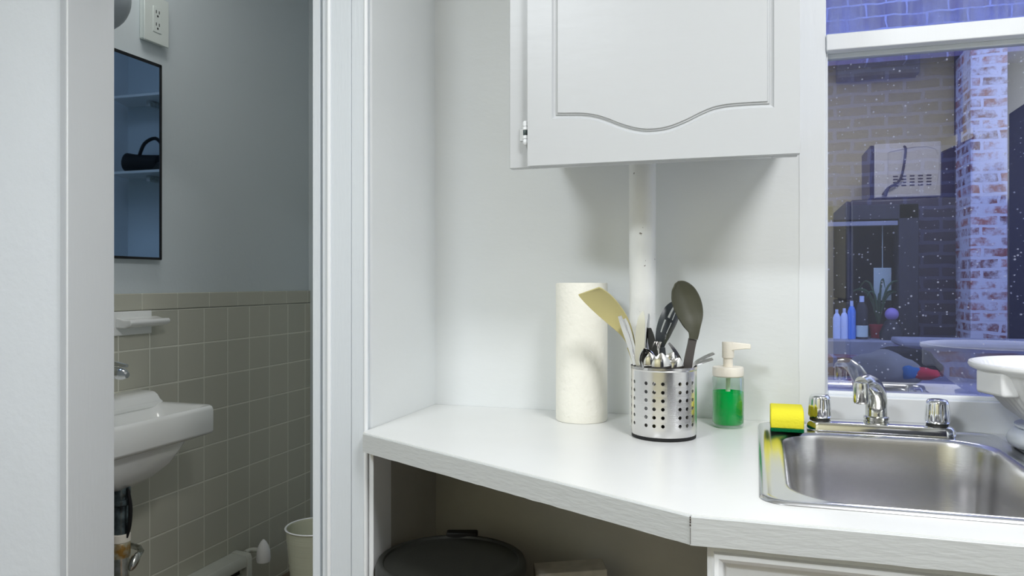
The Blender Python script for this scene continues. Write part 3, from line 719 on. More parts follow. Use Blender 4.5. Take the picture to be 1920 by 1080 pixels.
# two upright handles at the edge by the turner
for (lab, d, xs) in (('slim steel fork handle up at the edge of the can below the turner', -0.007, (1212, 1201, 1184, 1171, 1163)), ('dark steel knife handle up beside the slim fork handle below the turner', 0.006, (1220, 1206, 1190, 1179, 1172))):
    nm = 'table_fork' if 'fork' in lab else 'table_knife'
    p = V(xs[0], 800, d); t = utensil(nm, lab, 'fork' if 'fork' in lab else 'knife', p)
    sheet('handle', [V(xs[1], 720, d), V(xs[2], 655, d), V(xs[3], 615, d), V(xs[4], 592 + (5 if d > 0 else 0), d)], [0.003, 0.0042, 0.0055, 0.0035], M['steel'], t, thick=0.003, wdir=Rv * 0.6 + Fv * (0.8 if d > 0 else -0.8))
    sheet('blade' if 'knife' in lab else 'tines', [p, V((xs[0] + xs[1]) / 2, 760, d), V(xs[1], 720, d)], [0.004, 0.008, 0.003], M['knifesteel'], t, thick=0.0015)

def spoon(lab, pb, neck, tip, w, d, cupd, wdir=None, side=1):
    p = V(pb[0], pb[1], d[0]); t = utensil('table_spoon', lab, 'spoon', p)
    n = 7
    a, b = V(neck[0], neck[1], d[1]), V(tip[0], tip[1], d[2])
    mid = (a + b) / 2
    pts = [a + (b - a) * k / (n - 1) for k in range(n)]
    sheet('handle', [p, p + (a - p) * 0.5 + Vector((0, 0, 0.003)), a], [0.0055, 0.004, 0.0022], M['steel'], t, thick=0.0022, wdir=wdir)
    hw = [w * f for f in (0.14, 0.55, 0.88, 1.0, 0.94, 0.68, 0.1)]
    sheet('bowl', pts, hw, M['steel'], t, cup=[cupd * f for f in (0, 0.5, 0.9, 1, 0.9, 0.55, 0)], thick=0.0015, wdir=wdir, side=side, nv=11)
spoon('steel spoon with its rounded back to the viewer at the front rim of the can', (1246, 805), (1241, 716), (1240, 662), 0.0178, (-0.02, -0.040, -0.044), -0.007)
spoon('steel spoon low at the front rim, tilted beside the rounded spoon', (1232, 805), (1255, 716), (1274, 671), 0.0165, (-0.02, -0.030, -0.034), -0.006, Rv * 0.9 + zz * 0.2)
spoon('steel spoon with its hollow side showing at the front rim under the knife blade', (1250, 805), (1222, 708), (1209, 653), 0.0150, (0.0, -0.024, -0.030), 0.007)
spoon('steel spoon leaning sideways over the rim below the black handled knife', (1252, 805), (1226, 708), (1218, 662), 0.0145, (-0.01, -0.032, -0.037), -0.006, Rv * 0.8 + zz * 0.3)
spoon('steel spoon half hidden below the slotted spoon', (1226, 805), (1250, 705), (1262, 660), 0.0145, (0.02, -0.012, -0.016), -0.006, Rv * 0.85 - zz * 0.3)

def fork(lab, pb, neck, tip, d, w=0.0105, wdir=None, bend=0.004):
    p = V(pb[0], pb[1], d[0]); t = utensil('table_fork', lab, 'fork', p)
    a, b = V(neck[0], neck[1], d[1]), V(tip[0], tip[1], d[2])
    sheet('handle', [p, p + (a - p) * 0.5, a], [0.0055, 0.004, 0.0025], M['steel'], t, thick=0.0022, wdir=wdir)
    L = (b - a).length; nrm = (b - a).normalized().cross(Vector(wdir) if wdir else Rv)
    pts = [a + (b - a) * (k / 6) + nrm * bend * math.sin(PI * k / 6) for k in range(7)]
    sheet('tines', pts, [0.0025, w * 0.75, w, w, w, w * 0.95, w * 0.85], M['steel'], t, thick=0.0015, wdir=wdir, nv=15, sub=6, skip=lambda u, v: u > 0.42 and int(v * 7) % 2 == 1)
for lab, pb, pm, tp, d in (('steel fork handle leaning out beside the cream pump, upper of two', (1262, 790), (1298, 686), (1338, 661.5), (-0.005, -0.004, 0.004)),
                           ('steel fork handle leaning out beside the cream pump, lower of two', (1252, 795), (1297, 690), (1336, 672), (-0.008, -0.014, -0.012))):
    p = V(pb[0], pb[1], d[0]); t = utensil('table_fork', lab, 'fork', p); a = V(pm[0], pm[1], d[1]); b = V(tp[0], tp[1], d[2])
    c = p + (a - p) * 0.55
    sheet('tines', [p + (c - p) * k / 5 for k in range(6)], [0.008, 0.009, 0.0095, 0.009, 0.006, 0.0025], M['steel'], t, thick=0.0015, nv=15, sub=5, skip=lambda u, v: u < 0.5 and int(v * 7) % 2 == 1)
    sheet('handle', [c, a, a + (b - a) * 0.5 + Vector((0, 0, 0.003)), b], [0.0025, 0.0030, 0.0042, 0.0036], M['steel'], t, thick=0.0022, wdir=Fv * 0.9 + zz * 0.35)
fork('steel fork, tines up between the black handled knife and slotted spoon', (1215, 805), (1226, 690), (1233, 640), (0.0, 0.0, 0.0), 0.0105, Rv * 0.8 + Fv * 0.5)
fork('steel fork with tines hanging low behind the front spoons', (1262, 805), (1226, 705), (1206, 656), (0.012, -0.006, -0.008), 0.011, Rv * 0.85 + zz * 0.4)
p = V(1250, 805, -0.01); t = utensil('table_spoon', 'thin curved steel handle arching below the slotted spoon', 'spoon', p)
sheet('handle', [V(1277, 700, 0.0), V(1274, 676, 0.0), V(1264, 656, 0.002), V(1254, 643, 0.004)], [0.005, 0.0045, 0.0032, 0.0018], M['steel'], t, thick=0.002)
sheet('bowl', [p, V(1262, 770, -0.008), V(1272, 735, -0.004), V(1277, 700, 0.0)], [0.002, 0.016, 0.013, 0.003], M['steel'], t, cup=[0, 0.006, 0.005, 0], thick=0.0015)

# ------------------------------------------------------------------ ribbed bowl beside the sink
bw = Vector((0.506, 1.497, ZT + 0.0065))
bo = thing('ribbed_bowl', 'white ribbed footed plastic bowl standing beside the sink by the window', 'bowl', bw)
zf = lambda py, t=1.36: 1.2 - (py - 530) / FPX * t - bw.z
def rib(a, r, z): return r * (1 + 0.012 * math.cos(a * 60)) if zf(770) < z < zf(698) else r
mb = MB().lathe([(0.062, zf(786)), (0.072, zf(780)), (0.10, zf(757)), (0.123, zf(730)), (0.138, zf(700)), (0.142, zf(690)), (0.154, zf(684)), (0.1565, zf(679)), (0.155, zf(674)), (0.150, zf(673)), (0.142, zf(680)), (0.134, zf(700)), (0.118, zf(732)), (0.095, zf(757)), (0.06, zf(779)), (0.0, zf(779.5))], bw, 240, True, False, rib)
mb.build('bowl_body', M['whiteplastic'], bo, smooth=50)
ang = math.atan2(-SA - 0.02, -CA)
hd = MB(Matrix.Translation(bw) @ Matrix.Rotation(ang, 4, 'Z'))
hd.box(0.118, -0.035, zf(727), 0.1485, 0.035, zf(684))
hd.build('side_lug', M['whiteplastic'], bo, bevel=0.005, segs=3)
MB().lathe([(0.0, 0.0), (0.088, 0.0), (0.097, 0.006), (0.100, 0.014), (0.097, 0.024), (0.088, 0.031), (0.080, zf(791)), (0.088, zf(788)), (0.088, zf(784.5)), (0.05, zf(784))], bw, 64, False, True).build('foot', M['frost'], bo, smooth=50)

# ------------------------------------------------------------------ below the counter
LZ = 0.668; LC = Vector((-0.562, 1.392, 0))
tcn = thing('trash_can', 'round black lidded trash can standing under the counter', 'trash can', LC)
MB().lathe([(0.0, 0.002), (0.11, 0.0), (0.115, 0.004), (0.135, LZ - 0.045), (0.138, LZ - 0.04)], LC, 56, False, True).build('can_body', M['blackplastic'], tcn)
MB().lathe([(0.14, LZ - 0.042), (0.1445, LZ - 0.036), (0.1455, LZ - 0.012), (0.142, LZ - 0.003), (0.136, LZ), (0.131, LZ - 0.001), (0.129, LZ - 0.005), (0.124, LZ - 0.006), (0.10, LZ - 0.003), (0.05, LZ + 0.001), (0.0, LZ + 0.002)], LC, 72, True, False).build('lid', M['lid'], tcn, smooth=50)
hp = LC + Fv * 0.141 + Rv * 0.012
MB(Matrix.Translation(hp) @ Matrix.Rotation(YAW, 4, 'Z')).box(-0.033, -0.012, LZ - 0.03, 0.033, 0.012, LZ + 0.006).build('hinge', M['black'], tcn, bevel=0.003)
mbx = MB(Matrix.Translation((-0.33, 1.545, 0)) @ Matrix.Rotation(math.radians(20), 4, 'Z') @ Matrix.Rotation(math.radians(-3.0), 4, 'Y'))
mbx.box(-0.072, -0.03, 0.008, 0.072, 0.035, 0.624)
tag(mbx.build('cardboard_box', M['box'], bevel=0.002), 'pale narrow box standing on end beside the black trash can', 'box')

# ================================================================== BATHROOM
# sink
by0, by1, bzr = 1.492, 1.967, 0.832
bs = thing('wash_basin', 'white wall hung porcelain wash basin on the tiled bathroom wall', 'sink', (XT + 0.0096, 1.73, 0.62))
yc, hw_ = (by0 + by1) / 2, (by1 - by0) / 2
BX = XT + 0.0096
def plan(i, z, r, dx=0.0, fr=0.285, bow=0.062):
    out = []
    for (x, y, _) in rrect(BX + i + dx, by0 + i, BX + fr - i, by1 - i, r, 8):
        k = max(0, (x - BX) / fr)
        out.append((x + bow * k * max(0, 1 - ((y - yc) / hw_) ** 2), y, z))
    return out
mb = MB().rings([plan(0.05, bzr - 0.095, 0.02), plan(0.004, bzr - 0.082, 0.02), plan(0.0, bzr - 0.075, 0.022), plan(0.0, bzr - 0.012, 0.022), plan(0.004, bzr - 0.003, 0.022), plan(0.010, bzr, 0.02), plan(0.030, bzr - 0.004, 0.02, 0.04),
                 plan(0.037, bzr - 0.012, 0.03, 0.05), plan(0.05, bzr - 0.05, 0.04, 0.06), plan(0.07, bzr - 0.11, 0.04, 0.06), plan(0.095, bzr - 0.135, 0.03, 0.05)])
mb.build('basin', M['porcelain'], bs, smooth=60)
prof = [(BX, bzr - 0.02), (BX + 0.10, bzr - 0.012), (BX + 0.098, bzr + 0.002), (BX + 0.088, bzr + 0.008), (BX + 0.078, bzr + 0.022), (BX + 0.068, bzr + 0.029), (BX + 0.06, bzr + 0.031), (BX + 0.006, bzr + 0.034), (BX, bzr + 0.03)]
MB().prismy(prof, by0 + 0.004, by1 - 0.004).build('back_ledge', M['porcelain'], bs, bevel=0.004, smooth=60, segs=3)
dcx, dcy = PT(226, 950, 2.13).x, PT(226, 950, 2.13).y
rs = []
for k, (z, f) in enumerate(((bzr - 0.088, 1.0), (bzr - 0.115, 0.90), (bzr - 0.15, 0.74), (bzr - 0.18, 0.48), (bzr - 0.197, 0.25), (bzr - 0.2, 0.1))):
    ring = []
    for (x, y, _) in plan(0.055, 0, 0.05): ring.append((dcx + (x - dcx) * f, dcy + (y - dcy) * f, z))
    rs.append(ring)
MB().rings(rs).build('bowl_underside', M['porcelain'], bs, smooth=60)
bf = thing('basin_faucet', 'small chrome single lever faucet on the white wash basin', 'faucet', (BX + 0.05, 1.735, bzr + 0.032))
MB().lathe([(0.026, 0), (0.026, 0.006), (0.021, 0.012), (0.02, 0.07), (0.017, 0.08)], (BX + 0.045, 1.735, bzr + 0.030), 28).build('faucet_body', M['chrome'], bf)
tip = PT(239, 704, 2.155)
MB().tube([(BX + 0.05, 1.735, bzr + 0.085), ((BX + 0.05 + tip.x) / 2, 1.735, bzr + 0.112), (tip.x - 0.02, tip.y, tip.z + 0.004), tuple(tip)], [0.019, 0.017, 0.017, 0.008], 18, 6).build('spout', M['chrome'], bf)
lt_ = PT(238, 686, 2.155)
MB().tube([(BX + 0.045, 1.735, bzr + 0.108), ((BX + 0.05 + lt_.x) / 2, 1.735, bzr + 0.140), tuple(lt_)], [0.012, 0.008, 0.005], 14, 6).build('lever', M['chrome'], bf)
# drain pipe
zp = lambda py, t=2.13: 1.2 - (py - 530) / FPX * t
dp = thing('drain_pipe', 'corroded drain pipe with a brass nut hanging beneath the white wash basin', 'pipe', (dcx, dcy, 0.3))
D = (dcx, dcy, 0)
MB().lathe([(0.026, zp(912)), (0.026, zp(926)), (0.024, zp(928)), (0.024, zp(934)), (0.0265, zp(935)), (0.0265, zp(945)), (0.022, zp(947)), (0.022, zp(1000))][::-1], D, 28).build('tailpiece', M['darkmetal'], dp)
MB().lathe([(0.0235, zp(1016)), (0.026, zp(1014)), (0.026, zp(1001)), (0.0235, zp(999))], D, 28).build('washer', M['cream'], dp)
MB().lathe([(0.0245, zp(1044)), (0.0255, zp(1040)), (0.0255, zp(1018)), (0.0245, zp(1016))], D, 12).build('slip_nut', M['brass'], dp)
MB().tube([(dcx, dcy, zp(1043)), (dcx, dcy, 0.36), (dcx - 0.01, dcy, 0.30), (dcx - 0.05, dcy, 0.275), (dcx - 0.09, dcy, 0.30), (XT + 0.05, dcy, 0.36), (XT + 0.012, dcy, 0.37)], 0.0215, 20, 6).build('trap', M['chromeold'], dp)
MB().tube([PT(240, 916, 2.12), PT(244.5, 950, 2.12), PT(243, 985, 2.12), PT(238, 1008, 2.12)], [0.004, 0.0055, 0.005, 0.003], 10).build('lift_rod', M['black'], dp)
vv = PT(247, 1052, 2.085)
va = thing('shutoff_valve', 'small chrome shut-off valve with an oval handle beside the corroded drain pipe', 'valve', vv)
MB().tube([vv, (vv.x - 0.06, vv.y + 0.09, vv.z), (XT + 0.012, vv.y + 0.11, vv.z)], 0.008, 14).build('valve_stem', M['chromeold'], va)
MB(Matrix.Translation(vv) @ Matrix.Rotation(math.radians(-38), 4, 'X')).sphere((0.008, 0, 0), 0.026, 20, 12, (0.45, 0.5, 1.0)).build('handle', M['chromeold'], va)

# soap dish
sdh = thing('soap_dish', 'white ceramic soap dish fixed to the tiles above the wash basin', 'soap dish', (XT + 0.012, 1.93, 1.075))
MB().box(XT + 0.008, 1.80, 1.038, XT + 0.018, 2.014, 1.112).build('back_plate', M['porcelain'], sdh, bevel=0.004, segs=3)
prof = [(XT + 0.017, 1.062), (XT + 0.05, 1.062), (XT + 0.072, 1.071), (XT + 0.078, 1.080), (XT + 0.072, 1.088), (XT + 0.045, 1.0875), (XT + 0.030, 1.092), (XT + 0.017, 1.094)]
MB().prismy(prof, 1.865, 2.03).build('tray', M['porcelain'], sdh, bevel=0.004, smooth=60, segs=3)

# mirror cabinet
mz0, mz1, my1 = 1.275, 1.902, 2.046
mc = thing('bathroom_mirror', 'rectangular black edged mirror hanging on the bathroom wall above the wash basin', 'mirror', (XT, 1.80, mz0))
MB().box(XT + 0.0005, 1.50, mz0, XT + 0.022, my1 - 0.012, mz1).build('mirror_back', M['bathwall'], mc)
mb = MB(); mb.box(XT + 0.02, 1.50, mz0 - 0.002, XT + 0.027, my1, mz0 + 0.006); mb.box(XT + 0.02, 1.50, mz1 - 0.008, XT + 0.027, my1, mz1 + 0.002); mb.box(XT + 0.02, my1 - 0.008, mz0, XT + 0.027, my1 + 0.001, mz1)
mb.build('mirror_frame', M['blackframe'], mc, bevel=0.001)
MB().box(XT + 0.0205, 1.50, mz0 + 0.004, XT + 0.025, my1 - 0.006, mz1 - 0.006).build('mirror_glass', M['mirror'], mc, smooth=0)
# outlet
ol = thing('wall_outlet', 'white double socket outlet with thick paint above the mirror', 'outlet', (XT, 2.03, 1.98))
oy0, oy1, oz0, oz1 = 1.978, 2.076, 1.972, 2.115
MB().box(XT + 0.0003, oy0, oz0, XT + 0.020, oy1, oz1).build('outlet_box', M['outlet'], ol, bevel=0.003)
MB().box(XT + 0.019, oy0 - 0.004, oz0 - 0.004, XT + 0.025, oy1 + 0.004, oz1 + 0.004).build('cover_plate', M['outlet'], ol, bevel=0.002)
rc = MB().box(XT + 0.024, 2.009, 2.003, XT + 0.027, 2.045, 2.085).build('receptacle', M['outlet'], ol, bevel=0.001)
mb = MB()
for zc_ in (2.024, 2.064):
    for yy in (2.020, 2.033): mb.box(XT + 0.0265, yy, zc_, XT + 0.0275, yy + 0.003, zc_ + 0.010)
    mb.lathe([(0.003, 0), (0.003, 0.001)], (0, 0, 0), 8) if False else mb.box(XT + 0.0265, 2.025, zc_ - 0.011, XT + 0.0275, 2.031, zc_ - 0.005)
mb.build('slots', M['black'], rc)
# sconce
scn = thing('wall_sconce', 'round frosted glass globe light on the bathroom wall above the mirror', 'wall lamp', (XT, 1.70, 2.0))
MB().sphere((XT + 0.105, 1.70, 1.995), 0.095, 32, 20).build('globe', M['globe'], scn, smooth=60)
MB(Matrix.Translation((XT + 0.0005, 1.70, 1.995)) @ Matrix.Rotation(PI/2, 4, 'Y')).lathe([(0.06, 0), (0.06, 0.012), (0.045, 0.02)], (0, 0, 0), 28).build('base', M['outlet'], scn)
# heater
hy1, hz = 2.445, 0.200
ht = thing('baseboard_heater', 'cream enamelled baseboard heater along the tiled bathroom wall', 'heater', (XT + 0.04, 2.0, 0))
HX = XT + 0.0085
prof = [(HX, 0.02), (HX + 0.055, 0.02), (HX + 0.06, 0.03), (HX + 0.06, 0.125), (HX + 0.045, 0.130), (HX + 0.045, 0.150), (HX + 0.068, 0.156), (HX + 0.068, 0.182), (HX + 0.060, 0.196), (HX, hz)]
MB().prismy(prof, 1.52, hy1 - 0.02).build('casing', M['heater'], ht, bevel=0.002)
prof2 = [(HX, 0.0), (HX + 0.068, 0.0), (HX + 0.072, 0.01), (HX + 0.072, 0.182), (HX + 0.064, 0.198), (HX, hz + 0.003)]
MB().prismy(prof2, hy1 - 0.03, hy1).build('end_cap', M['heater'], ht, bevel=0.003)
MB().box(HX + 0.02, 1.53, 0.131, HX + 0.0465, hy1 - 0.04, 0.149).build('grille_slot', M['black'], ht)
kp = PT(494, 1032, 2.90)
kn = MB().tube([(HX + 0.04, hy1 - 0.001, kp.z + 0.0), (HX + 0.045, hy1 + 0.03, kp.z), tuple(kp)], 0.009, 14).build('valve_stem', M['heater'], ht)
MB().lathe([(0.0, -0.042), (0.025, -0.041), (0.0265, -0.03), (0.025, -0.005), (0.019, 0.018), (0.010, 0.034), (0.003, 0.041), (0.0, 0.042)], kp, 28, False, False).build('valve_knob', M['whiteplastic'], ht)
# bucket
bkc = Vector((PT(592, 985, 2.74).x, PT(592, 985, 2.74).y, 0.0)); bz = PT(592, 987, 2.74).z
bk = thing('waste_bucket', 'pale ribbed waste bucket on the bathroom floor beside the doorway', 'bucket', bkc)
R0 = 0.104
def br(a, r, z): return r
pf = [(0.0, 0.002), (0.068, 0.0), (0.07, 0.004)]
for k in range(1, 25):
    f = k / 25; pf.append((0.07 + (R0 - 0.072) * f + (0.0012 if k % 2 else 0), 0.004 + (bz - 0.02) * f))
pf += [(R0 - 0.002, bz - 0.006), (R0, bz - 0.004), (R0 + 0.001, bz), (R0 - 0.002, bz + 0.0015), (R0 - 0.005, bz - 0.002), (0.068, 0.01), (0.0, 0.01)]
MB().lathe(pf, bkc, 48, False, False).build('bucket_body', M['bucket'], bk)
MB().lathe([(R0 - 0.002, bz - 0.003), (R0 + 0.003, bz), (R0, bz + 0.003), (R0 - 0.004, bz + 0.001)], bkc, 48, False, False).build('rim', M['whiteplastic'], bk)
# shelves and hair dryer seen in the mirror
for z, lab in ((2.04, 'upper white glass shelf in the bathroom, seen in the mirror'), (1.70, 'lower white shelf with a hair dryer on it, seen in the mirror')):
    shf = thing('bathroom_shelf', lab, 'shelf', (-1.2, 2.87, z))
    MB().prism([(-1.55, 2.95), (-0.835, 2.95), (-0.90, 2.78), (-1.55, 2.78)], z - 0.012, z).build('shelf_board', M['porcelain'], shf, bevel=0.002)
    MB().box(-1.4, 2.85, z - 0.04, -1.38, 2.949, z - 0.0125).build('bracket', M['chromeold'], shf); MB().box(-1.05, 2.85, z - 0.04, -1.03, 2.949, z - 0.0125).build('bracket', M['chromeold'], shf)
hdz = 1.70
dr = thing('hair_dryer', 'black hair dryer lying on the lower bathroom shelf with its cord looped', 'hair dryer', (-1.0, 2.85, hdz))
MB().tube([(-0.93, 2.84, hdz + 0.05), (-0.99, 2.85, hdz + 0.043), (-1.10, 2.86, hdz + 0.04)], [0.042, 0.04, 0.038], 20).build('barrel', M['black'], dr)
MB().tube([(-1.06, 2.85, hdz + 0.025), (-1.14, 2.84, hdz + 0.022), (-1.22, 2.83, hdz + 0.02)], [0.02, 0.018, 0.017], 14).build('handle', M['blackplastic'], dr)
MB().tube([(-1.0, 2.84, hdz + 0.075), (-1.03, 2.84, hdz + 0.13), (-1.09, 2.84, hdz + 0.15), (-1.13, 2.84, hdz + 0.11), (-1.13, 2.84, hdz + 0.05), (-1.18, 2.83, hdz + 0.02)], 0.008, 10).build('cord', M['black'], dr)

# ================================================================== KITCHEN BEHIND (seen reflected in the window)
YG = 1.7045
def RV(px, py, y):      # point of the room that shows at that place of the pane; y is its real position
    p = PY(px, py, 2 * YG - y); return Vector((p.x, y, p.z))
my = -1.02
m0, m1 = RV(1640, 372, my), RV(1765, 262, my)
mx0, mx1 = m0.x, m1.x; mzb = 1.63
mzt = m1.z - 0.005
fg = thing('refrigerator', 'dark grey refrigerator reflected in the window pane', 'refrigerator', (0.85, -1.3, 0))
MB().box(mx0 - 0.12, -1.66, 0.02, 1.18, -0.96, mzb).build('body', M['fridge'], fg, bevel=0.01)
MB().box(mx0 - 0.145, -1.65, 0.06, mx0 - 0.121, -0.97, 1.10).build('door', M['fridge'], fg, bevel=0.008)
MB().box(mx0 - 0.145, -1.65, 1.11, mx0 - 0.121, -0.97, mzb - 0.005).build('door', M['fridge'], fg, bevel=0.008)
mw = thing('microwave_oven', 'pale microwave on the grey refrigerator reflected in the window pane', 'microwave', ((mx0 + mx1) / 2, -1.2, mzb))
MB().box(mx0, my - 0.36, mzb + 0.012, mx1, my, mzt).build('housing', M['micro'], mw, bevel=0.006)
MB().box(mx0 - 0.02, my - 0.355, mzb + 0.014, mx0 - 0.001, my - 0.02, mzt - 0.004).build('oven_door', M['blackframe'], mw, bevel=0.004)
mb = MB(); 
W_ = mx1 - mx0
for i in range(5):
    for j in range(4):
        x = mx0 + W_ * (0.28 + 0.125 * i); z = mzb + 0.07 + 0.016 * j
        mb.box(x, my - 0.001, z, x + W_ * 0.075, my + 0.0015, z + 0.007)
mb.build('vents', M['black'], mw)
MB().tube([(mx0 + W_*0.2, my + 0.001, mzb + 0.05), (mx0 + W_*0.2, my + 0.001, mzt - 0.08), (mx0 + W_*0.28, my + 0.001, mzt - 0.04), (mx0 + W_*0.92, my + 0.001, mzt - 0.04), (mx0 + W_*0.92, my + 0.001, mzb + 0.05)], 0.003, 8).build('rear_rib', M['micro'], mw)
MB().tube([(mx0 + W_*0.45, my + 0.002, mzt - 0.02), (mx0 + W_*0.46, my + 0.02, mzt - 0.05), (mx0 + W_*0.38, my + 0.025, mzt - 0.19), (mx0 + W_*0.2, my + 0.02, mzb + 0.06), (mx0 + W_*0.14, my + 0.015, mzb + 0.022)], [0.006, 0.006, 0.006, 0.007, 0.014], 10).build('power_cord', M['black'], mw)
for xx in (mx0 + 0.05, mx1 - 0.05):
    for yy in (my - 0.3, my - 0.05): MB().lathe([(0.015, 0), (0.012, 0.0125)], (xx, yy, mzb), 12).build('rubber_foot', M['black'], mw)
# sloping stair underside and pipe at the rear
yr = -1.69
a, b = RV(1755, 290, yr), RV(1925, 212, yr)
d = (b - a).normalized()
stx = a + d * 0.75
tb = MB().rings([[(a.x, yr - 0.005, a.z), (a.x, yr + 0.05, a.z), (a.x, yr + 0.05, a.z + 0.06), (a.x, yr - 0.005, a.z + 0.06)], [(1.195, yr - 0.005, a.z + (1.195 - a.x) * d.z / d.x), (1.195, yr + 0.05, a.z + (1.195 - a.x) * d.z / d.x), (1.195, yr + 0.05, a.z + 0.06 + (1.195 - a.x) * d.z / d.x), (1.195, yr - 0.005, a.z + 0.06 + (1.195 - a.x) * d.z / d.x)]])
struct(tb.build('trim_10', M['beige']))
MB_ = MB().rings([[(a.x + 0.02, yr - 0.008, mzb + 0.0), (1.195, yr - 0.008, mzb + 0.0), (1.195, yr - 0.008, a.z + (1.195 - a.x) * d.z / d.x), (a.x + 0.02, yr - 0.008, a.z)], [(a.x + 0.02, yr + 0.01, mzb + 0.0), (1.195, yr + 0.01, mzb + 0.0), (1.195, yr + 0.01, a.z + (1.195 - a.x) * d.z / d.x), (a.x + 0.02, yr + 0.01, a.z)]])
struct(MB_.build('trim_11', M['navy']))
q = RV(1797, 120, yr + 0.03)
q0, q1 = RV(1570, 150, -1.6), RV(1722, 95, -1.6)
struct(MB().box(q0.x, -1.69, q0.z, q1.x, -1.55, ZCEIL - 0.001).build('trim_15', M['stone'], bevel=0.003))
tag(MB().lathe([(0.022, q.z - 0.85), (0.022, ZCEIL - 0.001)], (q.x, yr + 0.03, 0), 16).build('riser_pipe', M['darkwood']), 'dark riser pipe on the rear kitchen wall reflected in the window', 'pipe')

# lamps: the rear and bathroom ones are unseen fill added for brightness
for lx, ly, e, nm in ((0.58, 0.20, 28, 'flush round ceiling lamp over the sink side of the kitchen'), (-0.95, -0.65, 37, 'flush round fill lamp added to the ceiling at the rear of the kitchen'), (-1.45, 1.68, 1.5, 'flush round fill lamp added to the bathroom ceiling')):
    cl = thing('ceiling_or_fill_lamp', nm, 'ceiling lamp', (lx, ly, ZCEIL - 0.07))
    MB().lathe([(0.265, ZCEIL - 0.02), (0.265, ZCEIL - 0.0005)], (lx, ly, 0), 40).build('lamp_base', M['chrome'], cl)
    MB().lathe([(0.0, ZCEIL - 0.07), (0.13, ZCEIL - 0.064), (0.21, ZCEIL - 0.045), (0.255, ZCEIL - 0.02)], (lx, ly, 0), 40, False, True).build('lamp_diffuser', M['lamp'], cl)
    L = bpy.data.lights.new('lamp_light', 'AREA'); L.shape = 'DISK'; L.size = 0.3 if ly > 1 else 0.5; L.energy = e; L.color = (0.98, 0.985, 1.0) if ly > 0 else (0.885, 0.94, 1)
    lo = bpy.data.objects.new('lamp_light', L); COL.objects.link(lo); lo.location = (lx, ly, ZCEIL - 0.076)

# ================================================================== OUTSIDE
OY = 5.6
def X_(px, y=OY): return PY(px, 500, y).x
def Z_(px, py, y=OY): return PY(px, py, y).z
struct(MB().box(-3.5, 1.9, -1.1, 9, 7.5, -1.0).build('ground_outside', M['ground']))
lz = Z_(1700, 112)
mb = MB(); mb.box(-3.5, OY, lz, 9, OY + 0.3, 5.2)
struct(mb.build('wall_outside_upper', M['brickhigh']))
mb = MB(); mb.box(X_(1722), OY + 0.12, -1, X_(1815), OY + 0.4, lz); mb.box(-3.5, OY + 0.12, -1, X_(1540), OY + 0.4, lz); mb.box(X_(1540), OY + 0.12, -1, X_(1722), OY + 0.4, Z_(1600, 660)); 
mb.box(X_(1540), OY + 0.12, Z_(1600, 385), X_(1722), OY + 0.4, lz)
struct(mb.build('wall_outside_dark', M['brickshade']))
struct(MB().box(X_(1820, OY - 0.25), OY - 0.25, -1, X_(1889, OY - 0.25), OY + 0.3, lz + 0.001).build('wall_outside_pier', M['brickpier']))
struct(MB().box(X_(1893), OY + 0.3, -1, 9, OY + 0.4, lz).build('wall_outside_recess', M['navy']))
# neighbour window
wn = bpy.data.objects.new('window_2', None); COL.objects.link(wn); wn.location = (X_(1630), OY, 1); struct(wn)
wx0, wx1, wz0, wz1 = X_(1545), X_(1722), Z_(1600, 652), Z_(1600, 385)
mb = MB(); mb.box(wx0, OY - 0.02, wz0, wx0 + 0.06, OY + 0.2, wz1); mb.box(X_(1684), OY - 0.02, wz0, wx1, OY + 0.2, wz1); mb.box(wx0, OY - 0.02, wz1 - 0.1, wx1, OY + 0.2, wz1); mb.box(X_(1588), OY, wz0, X_(1600), OY + 0.1, wz1)
mb.build('window_frame', M['darkwood'], wn, bevel=0.006)
mb = MB(); mb.box(wx0, OY - 0.03, Z_(1600, 424), X_(1682), OY + 0.02, Z_(1600, 416)); mb.build('blind_rail', M['stone'], wn)
MB().box(wx0, OY + 0.30, wz0, wx1, OY + 0.34, wz1).build('unlit_room_stand_in', M['unlitroom'], wn)  # dark sheet standing in for the unlit room behind the frame
MB().box(wx0 - 0.05, OY - 0.22, wz0 - 0.06, X_(1690), OY + 0.3, Z_(1600, 634)).build('window_sill', M['stone'], wn, bevel=0.01)
zs = Z_(1600, 634) + 0.0005; ysl = OY - 0.08
def bottle(px, top, w, name, label, cat, mat, capmat=None):
    x = PY(px, 600, ysl).x; h = PY(px, top, ysl).z - zs; r = w
    t = thing(name, label, cat, (x, ysl, zs))
    MB().lathe([(0.0, 0), (r, 0.0), (r, h * 0.72), (r * 0.6, h * 0.84), (r * 0.35, h * 0.86)], (x, ysl, zs), 24, False, True).build('bottle_body', mat, t)
    MB().lathe([(r * 0.4, h * 0.86), (r * 0.4, h), (0.0, h)], (x, ysl, zs), 16, True, False).build('cap', capmat or mat, t)
bottle(1569, 580, 0.024, 'bottle', 'white bottle on the outside sill next to the window frame', 'bottle', M['whitebottle'])
bottle(1583, 578, 0.024, 'bottle', 'white bottle on the outside sill between a white and a blue bottle', 'bottle', M['whitebottle'])
bottle(1597, 564, 0.026, 'bottle', 'blue bottle on the outside sill', 'bottle', M['bluebottle'], M['whitebottle'])
bottle(1616, 555, 0.036, 'pump_bottle', 'dark pump bottle with a pale label on the outside sill', 'bottle', M['figure'], M['whitebottle'])
x = PY(1616, 600, ysl).x
pn = [o for o in COL.objects if o.name == 'pump_bottle'][0]
MB().lathe([(0.0372, 0.015), (0.0372, 0.09)], (x, ysl, zs), 24, False, False).build('bottle_label', M['notice'], pn)
np0, np1 = PY(1638, 563, OY + 0.1), PY(1671, 502, OY + 0.1)
nw = MB().box(np0.x, OY + 0.096, np0.z, np1.x, OY + 0.1, np1.z)
